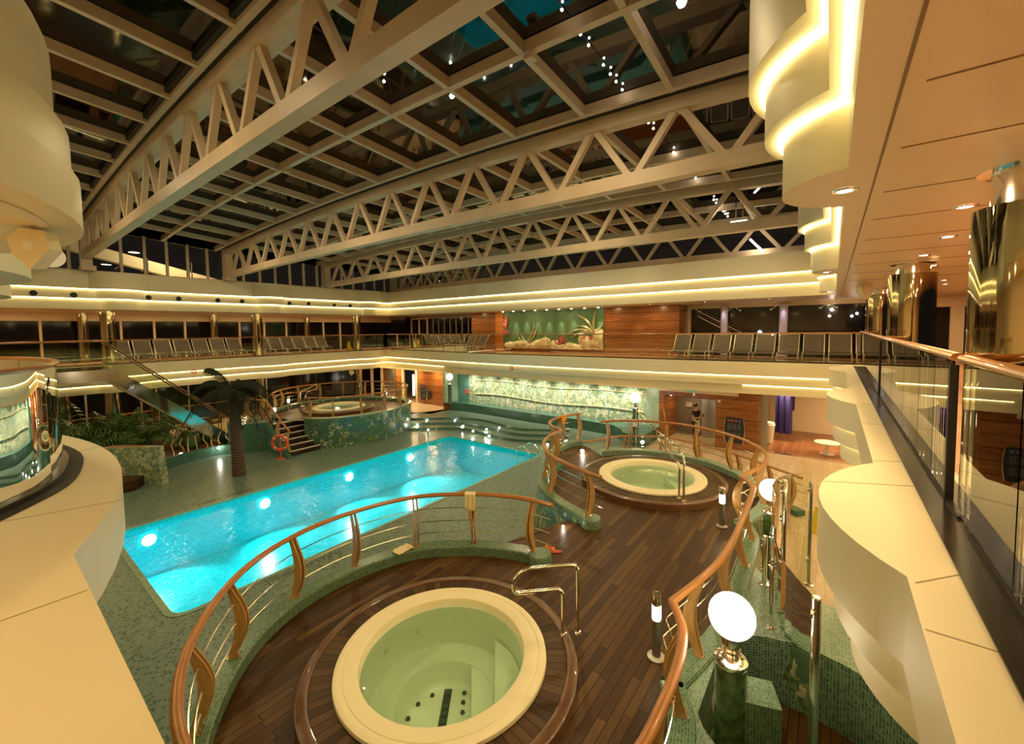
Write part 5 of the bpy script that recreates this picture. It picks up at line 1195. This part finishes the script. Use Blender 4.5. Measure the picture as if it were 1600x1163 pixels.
# towels, sandals, cloth
def cloth(pts_fn,nu,nv,name,mt,label,th=.012):
    m=M()
    G_=[[Vector(pts_fn(i/nu,j/nv)) for j in range(nv+1)] for i in range(nu+1)]
    b=0; m.v=[p for r in G_ for p in r]
    for i in range(nu):
        for j in range(nv): m.face((i*(nv+1)+j,(i+1)*(nv+1)+j,(i+1)*(nv+1)+j+1,i*(nv+1)+j+1))
    o=one(m,name,mt,label,'towel' if 'towel' in name else 'cloth',smooth=True); md=o.modifiers.new('thickness','SOLIDIFY'); md.thickness=th; return o
tq=Vector((5.47,5.20,2.1)); td=Vector((-.50,.86,0)).normalized(); tn=Vector((-td.y,td.x,0))
def tw(u,v):
    s=(u-.5)*.20*(1-.35*abs(v-.35)); w=v*1.0
    if w<.3: q=tn*(.05+.01*math.sin(u*14))+Vector((0,0,.04-(.3-w)*1.0))
    elif w<.4: q=tn*(.05-(w-.3)*1.0)+Vector((0,0,.05))
    else: q=-tn*(.055+.02*math.sin(u*17+w*5))+Vector((0,0,.04-(w-.4)*.72*(1+.35*math.sin(u*3))))
    p=tq+td*s+q; return (p.x,p.y,p.z)
cloth(tw,12,24,'towel',TOWEL,'pale yellow towel draped over the near curved wooden railing')
tc_=Vector((4.6,6.07,1.175))
def tw2(u,v):
    a=(u-.5);b=(v-.5); r=max(abs(a),abs(b))*2
    return (tc_.x+a*.36*(1-.2*abs(b)),tc_.y+b*.22,tc_.z+.012+.03*(1-r)+.012*math.sin(u*19)*math.cos(v*15)+.01)
cloth(tw2,14,12,'towel',TOWEL,'crumpled pale towel lying on the green mosaic curb')
oq=Vector((12.3,7.29,2.1))
def tw3(u,v):
    return (oq.x+(u-.5)*.28,oq.y+(.06 if v<.5 else -.06)*(1 if abs(v-.5)>.08 else .3)+.02*math.sin(u*12),oq.z+.05-abs(v-.5)*.55*(1+.4*math.sin(u*5)))
cloth(tw3,10,14,'towel',ORT,'orange cloth hanging over the S-shaped railing')
def sandal(p,a,label):
    t=thing('sandal',label,'sandal',p,a,'red sandals by the curb end')
    m=M(); pr=[(.05*math.cos(q)*(1+.15*math.sin(q)),.13*math.sin(q)) for q in [2*PI*k/18 for k in range(18)]]; m.prism(pr,0,.018); m.build('sole',REDS,t)
    m=M(); m.tube(crom([(-.045,.01,.015),(-.03,.03,.055),(0,.06,.05),(.03,.03,.055),(.045,.01,.015)],3),.010,6); m.build('strap',ORT,t)
s1_=at(850,861,ZD+.17); sandal((6.45,4.14,ZD+.002),.9,'red sandal on the teak boards beside the curb end, left one'); sandal((6.43,3.98,ZD+.002),.5,'red sandal on the teak boards beside the curb end, right one')
t=thing('framed_notice','small white framed notice on a stand by the lamp right of the leaf mosaic wall','sign',(17.6,6.75,.5)); m=M(); m.box((0,0,.45),(.03,.3,.42)); m.build('frame',DPANEL,t); m=M(); m.box((-.02,0,.45),(.01,.24,.34)); m.build('sheet',WHT,t); m=M(); m.bar((0,0,0),(0,0,.3),.03,.03); m.build('leg',DPANEL,t)
p=atX(730,612,19.28); m=M(); m.box(tuple(p),(.03,.25,.25)); one(m,'red_wall_box',REDP,'small red box on the teal wall left of the leaf mosaic','box')
# mop + broom handles
for i,(a,b,l) in enumerate(((at(1040,700,0)+Vector((-.6,0,0)),atX(1018,640,18.6),'thin pale pole leaning at the door surround, left'),(at(1048,700,0)+Vector((-.4,-.1,0)),atX(1037,640,19.1),'thin pale pole leaning in the lobby opening'))):
    m=M(); m.tube([tuple(a),tuple(b)],.018,6); one(m,'leaning_pole',POSTW,l,'pole')
# steel hand-rail going down at the platform edge
g0=atX(994,641,17.2); g1=at(1048,693,.9); m=M(); m.tube([tuple(g0),tuple(g1),(g1.x,g1.y,0)],.025,8); m.tube([tuple(g0),(g0.x,g0.y,0.0)],.025,8); one(m,'steel_handrail',CHROME,'sloping polished steel handrail by the right globe lamp and lobby','railing',smooth=True)
# ------------------------------------------------------------------ person in the lobby
SKIN=mat('skin',(.55,.32,.2),.5); SHIRT=mat('dark_shirt',(.02,.02,.022),.7); APR=mat('apron',(.72,.66,.55),.8); HAIR=mat('hair',(.012,.01,.01),.6); TROU=mat('trousers',(.035,.02,.018),.7)
def skin(name,verts,edges,rad,mt,parent,root=0,sub=2):
    me=bpy.data.meshes.new(name); me.from_pydata(verts,edges,[]); o=bpy.data.objects.new(name,me); C.objects.link(o); o.parent=parent
    sk=o.modifiers.new('skin','SKIN'); sk.use_smooth_shade=True
    for i,r in enumerate(rad): me.skin_vertices[0].data[i].radius=(r,r) if isinstance(r,(int,float)) else r
    for i in range(len(verts)): me.skin_vertices[0].data[i].use_root=(i==root)
    sb=o.modifiers.new('sub','SUBSURF'); sb.levels=sub; sb.render_levels=sub; me.materials.append(mt); return o
# faces -Y (to the right in the photo), looking down at a phone
pp=at(1087,691,0.); pt_=thing('person','person in dark top and pale apron standing in the lobby looking at a phone','person',(pp.x,pp.y,.005),math.radians(-25))
V=[(0,0,.92),(0,.01,1.1),(0,.015,1.3),(0,.0,1.42),(0,-.03,1.50),(0,-.055,1.575),(0,-.05,1.63),
 (-.10,.01,.86),(-.10,0,.48),(-.10,.03,.10),(-.10,-.13,.035),(.10,.01,.86),(.11,-.03,.48),(.11,.0,.10),(.11,-.16,.035),
 (-.17,.0,1.38),(-.22,-.02,1.12),(-.14,-.24,1.14),(-.08,-.32,1.20),(.17,.0,1.38),(.22,-.02,1.12),(.13,-.24,1.14),(.06,-.32,1.20)]
Ed=[(0,1),(1,2),(2,3),(3,4),(4,5),(5,6),(0,7),(7,8),(8,9),(9,10),(0,11),(11,12),(12,13),(13,14),(2,15),(15,16),(16,17),(17,18),(2,19),(19,20),(20,21),(21,22)]
Rr=[(.15,.11),(.13,.1),(.16,.11),.06,.05,.085,.07,.09,.06,.042,.035,.09,.06,.042,.035,.055,.042,.033,.028,.055,.042,.033,.028]
skin('body',V,Ed,Rr,SKIN,pt_)
skin('shirt',[V[0],V[1],V[2],(0,.0,1.40),V[15],(-.205,-.01,1.2),V[19],(.205,-.01,1.2)],[(0,1),(1,2),(2,3),(2,4),(4,5),(2,6),(6,7)],[(.158,.12),(.14,.11),(.172,.122),.065,.066,.054,.066,.054],SHIRT,pt_)
skin('trousers',[V[0],V[7],V[8],(-.10,.03,.12),V[11],V[12],(.11,.0,.12)],[(0,1),(1,2),(2,3),(0,4),(4,5),(5,6)],[(.158,.12),.1,.072,.055,.1,.072,.055],TROU,pt_)
skin('hair',[(0,.035,1.56),(0,.01,1.64),(0,.04,1.72)],[(0,1),(1,2)],[(.10,.09),(.112,.112),(.07,.07)],HAIR,pt_)
m=M(); m.sweep([( -.15,-.08,0),(-.08,-.145,0),(.08,-.145,0),(.15,-.08,0)],[(-.006,.52),(.006,.52),(.006,1.0),(-.006,1.0)]); m.build('apron',APR,pt_)
for s in(-1,1):
    for k in range(4):
        skin('finger',[(s*.06,-.335,1.21-k*.012),(s*.045,-.36,1.225-k*.012),(s*.015,-.365,1.23-k*.012)],[(0,1),(1,2)],[.009,.008,.007],SKIN,pt_,0,1)
    skin('thumb',[(s*.06,-.32,1.22),(s*.045,-.325,1.255),(s*.02,-.335,1.265)],[(0,1),(1,2)],[.010,.009,.008],SKIN,pt_,0,1)
    m=M(); m.lathe([(0,-.02),(.012,-.015),(.016,0),(.012,.015),(0,.02)],8,(s*.088,-.05,1.585)); m.build('ear',SKIN,pt_)
    m=M(); m.lathe([(0,-.007),(.007,0),(0,.007)],8,(s*.03,-.138,1.58)); m.build('eye',HAIR,pt_)
m=M(); m.bar((0,-.135,1.575),(0,-.158,1.555),.018,.02); m.build('nose',SKIN,pt_); m=M(); m.box((0,-.133,1.528),(.04,.006,.008)); m.build('mouth',REDS,pt_)
m=M(); m.box((0,0,0),(.08,.015,.15)); m.xform(Matrix.Translation(Vector((pp.x,pp.y,.005))+Matrix.Rotation(math.radians(-25),3,'Z')@Vector((0,-.355,1.26)))@Matrix.Rotation(math.radians(-25),4,'Z')@Matrix.Rotation(.5,4,'X')); one(m,'phone',BOARD,'small dark phone held by the person in the lobby','phone')
# overhead fill lamps, heads included, added under the roof grid to brighten the hall
for i,(X,Y) in enumerate(((5.8,4.),(5.8,12.5),(5.8,20.),(0.6,9.),(0.6,17.),(11.,7.),(11.,17.))):
    z=ztop(X,Y)-.30
    t=thing('added_roof_fill',f'added square fill lamp under the roof grid, {ORD[i]} of seven','lamp',(X,Y,z))
    m=M(); m.box((0,0,.05),(.16,.16,.08)); m.build('housing',STEELP,t)
    lamp('added_roof_fill_light','AREA',(0,0,0),115,WARM2,.5,(0,0,-1),parent=t)
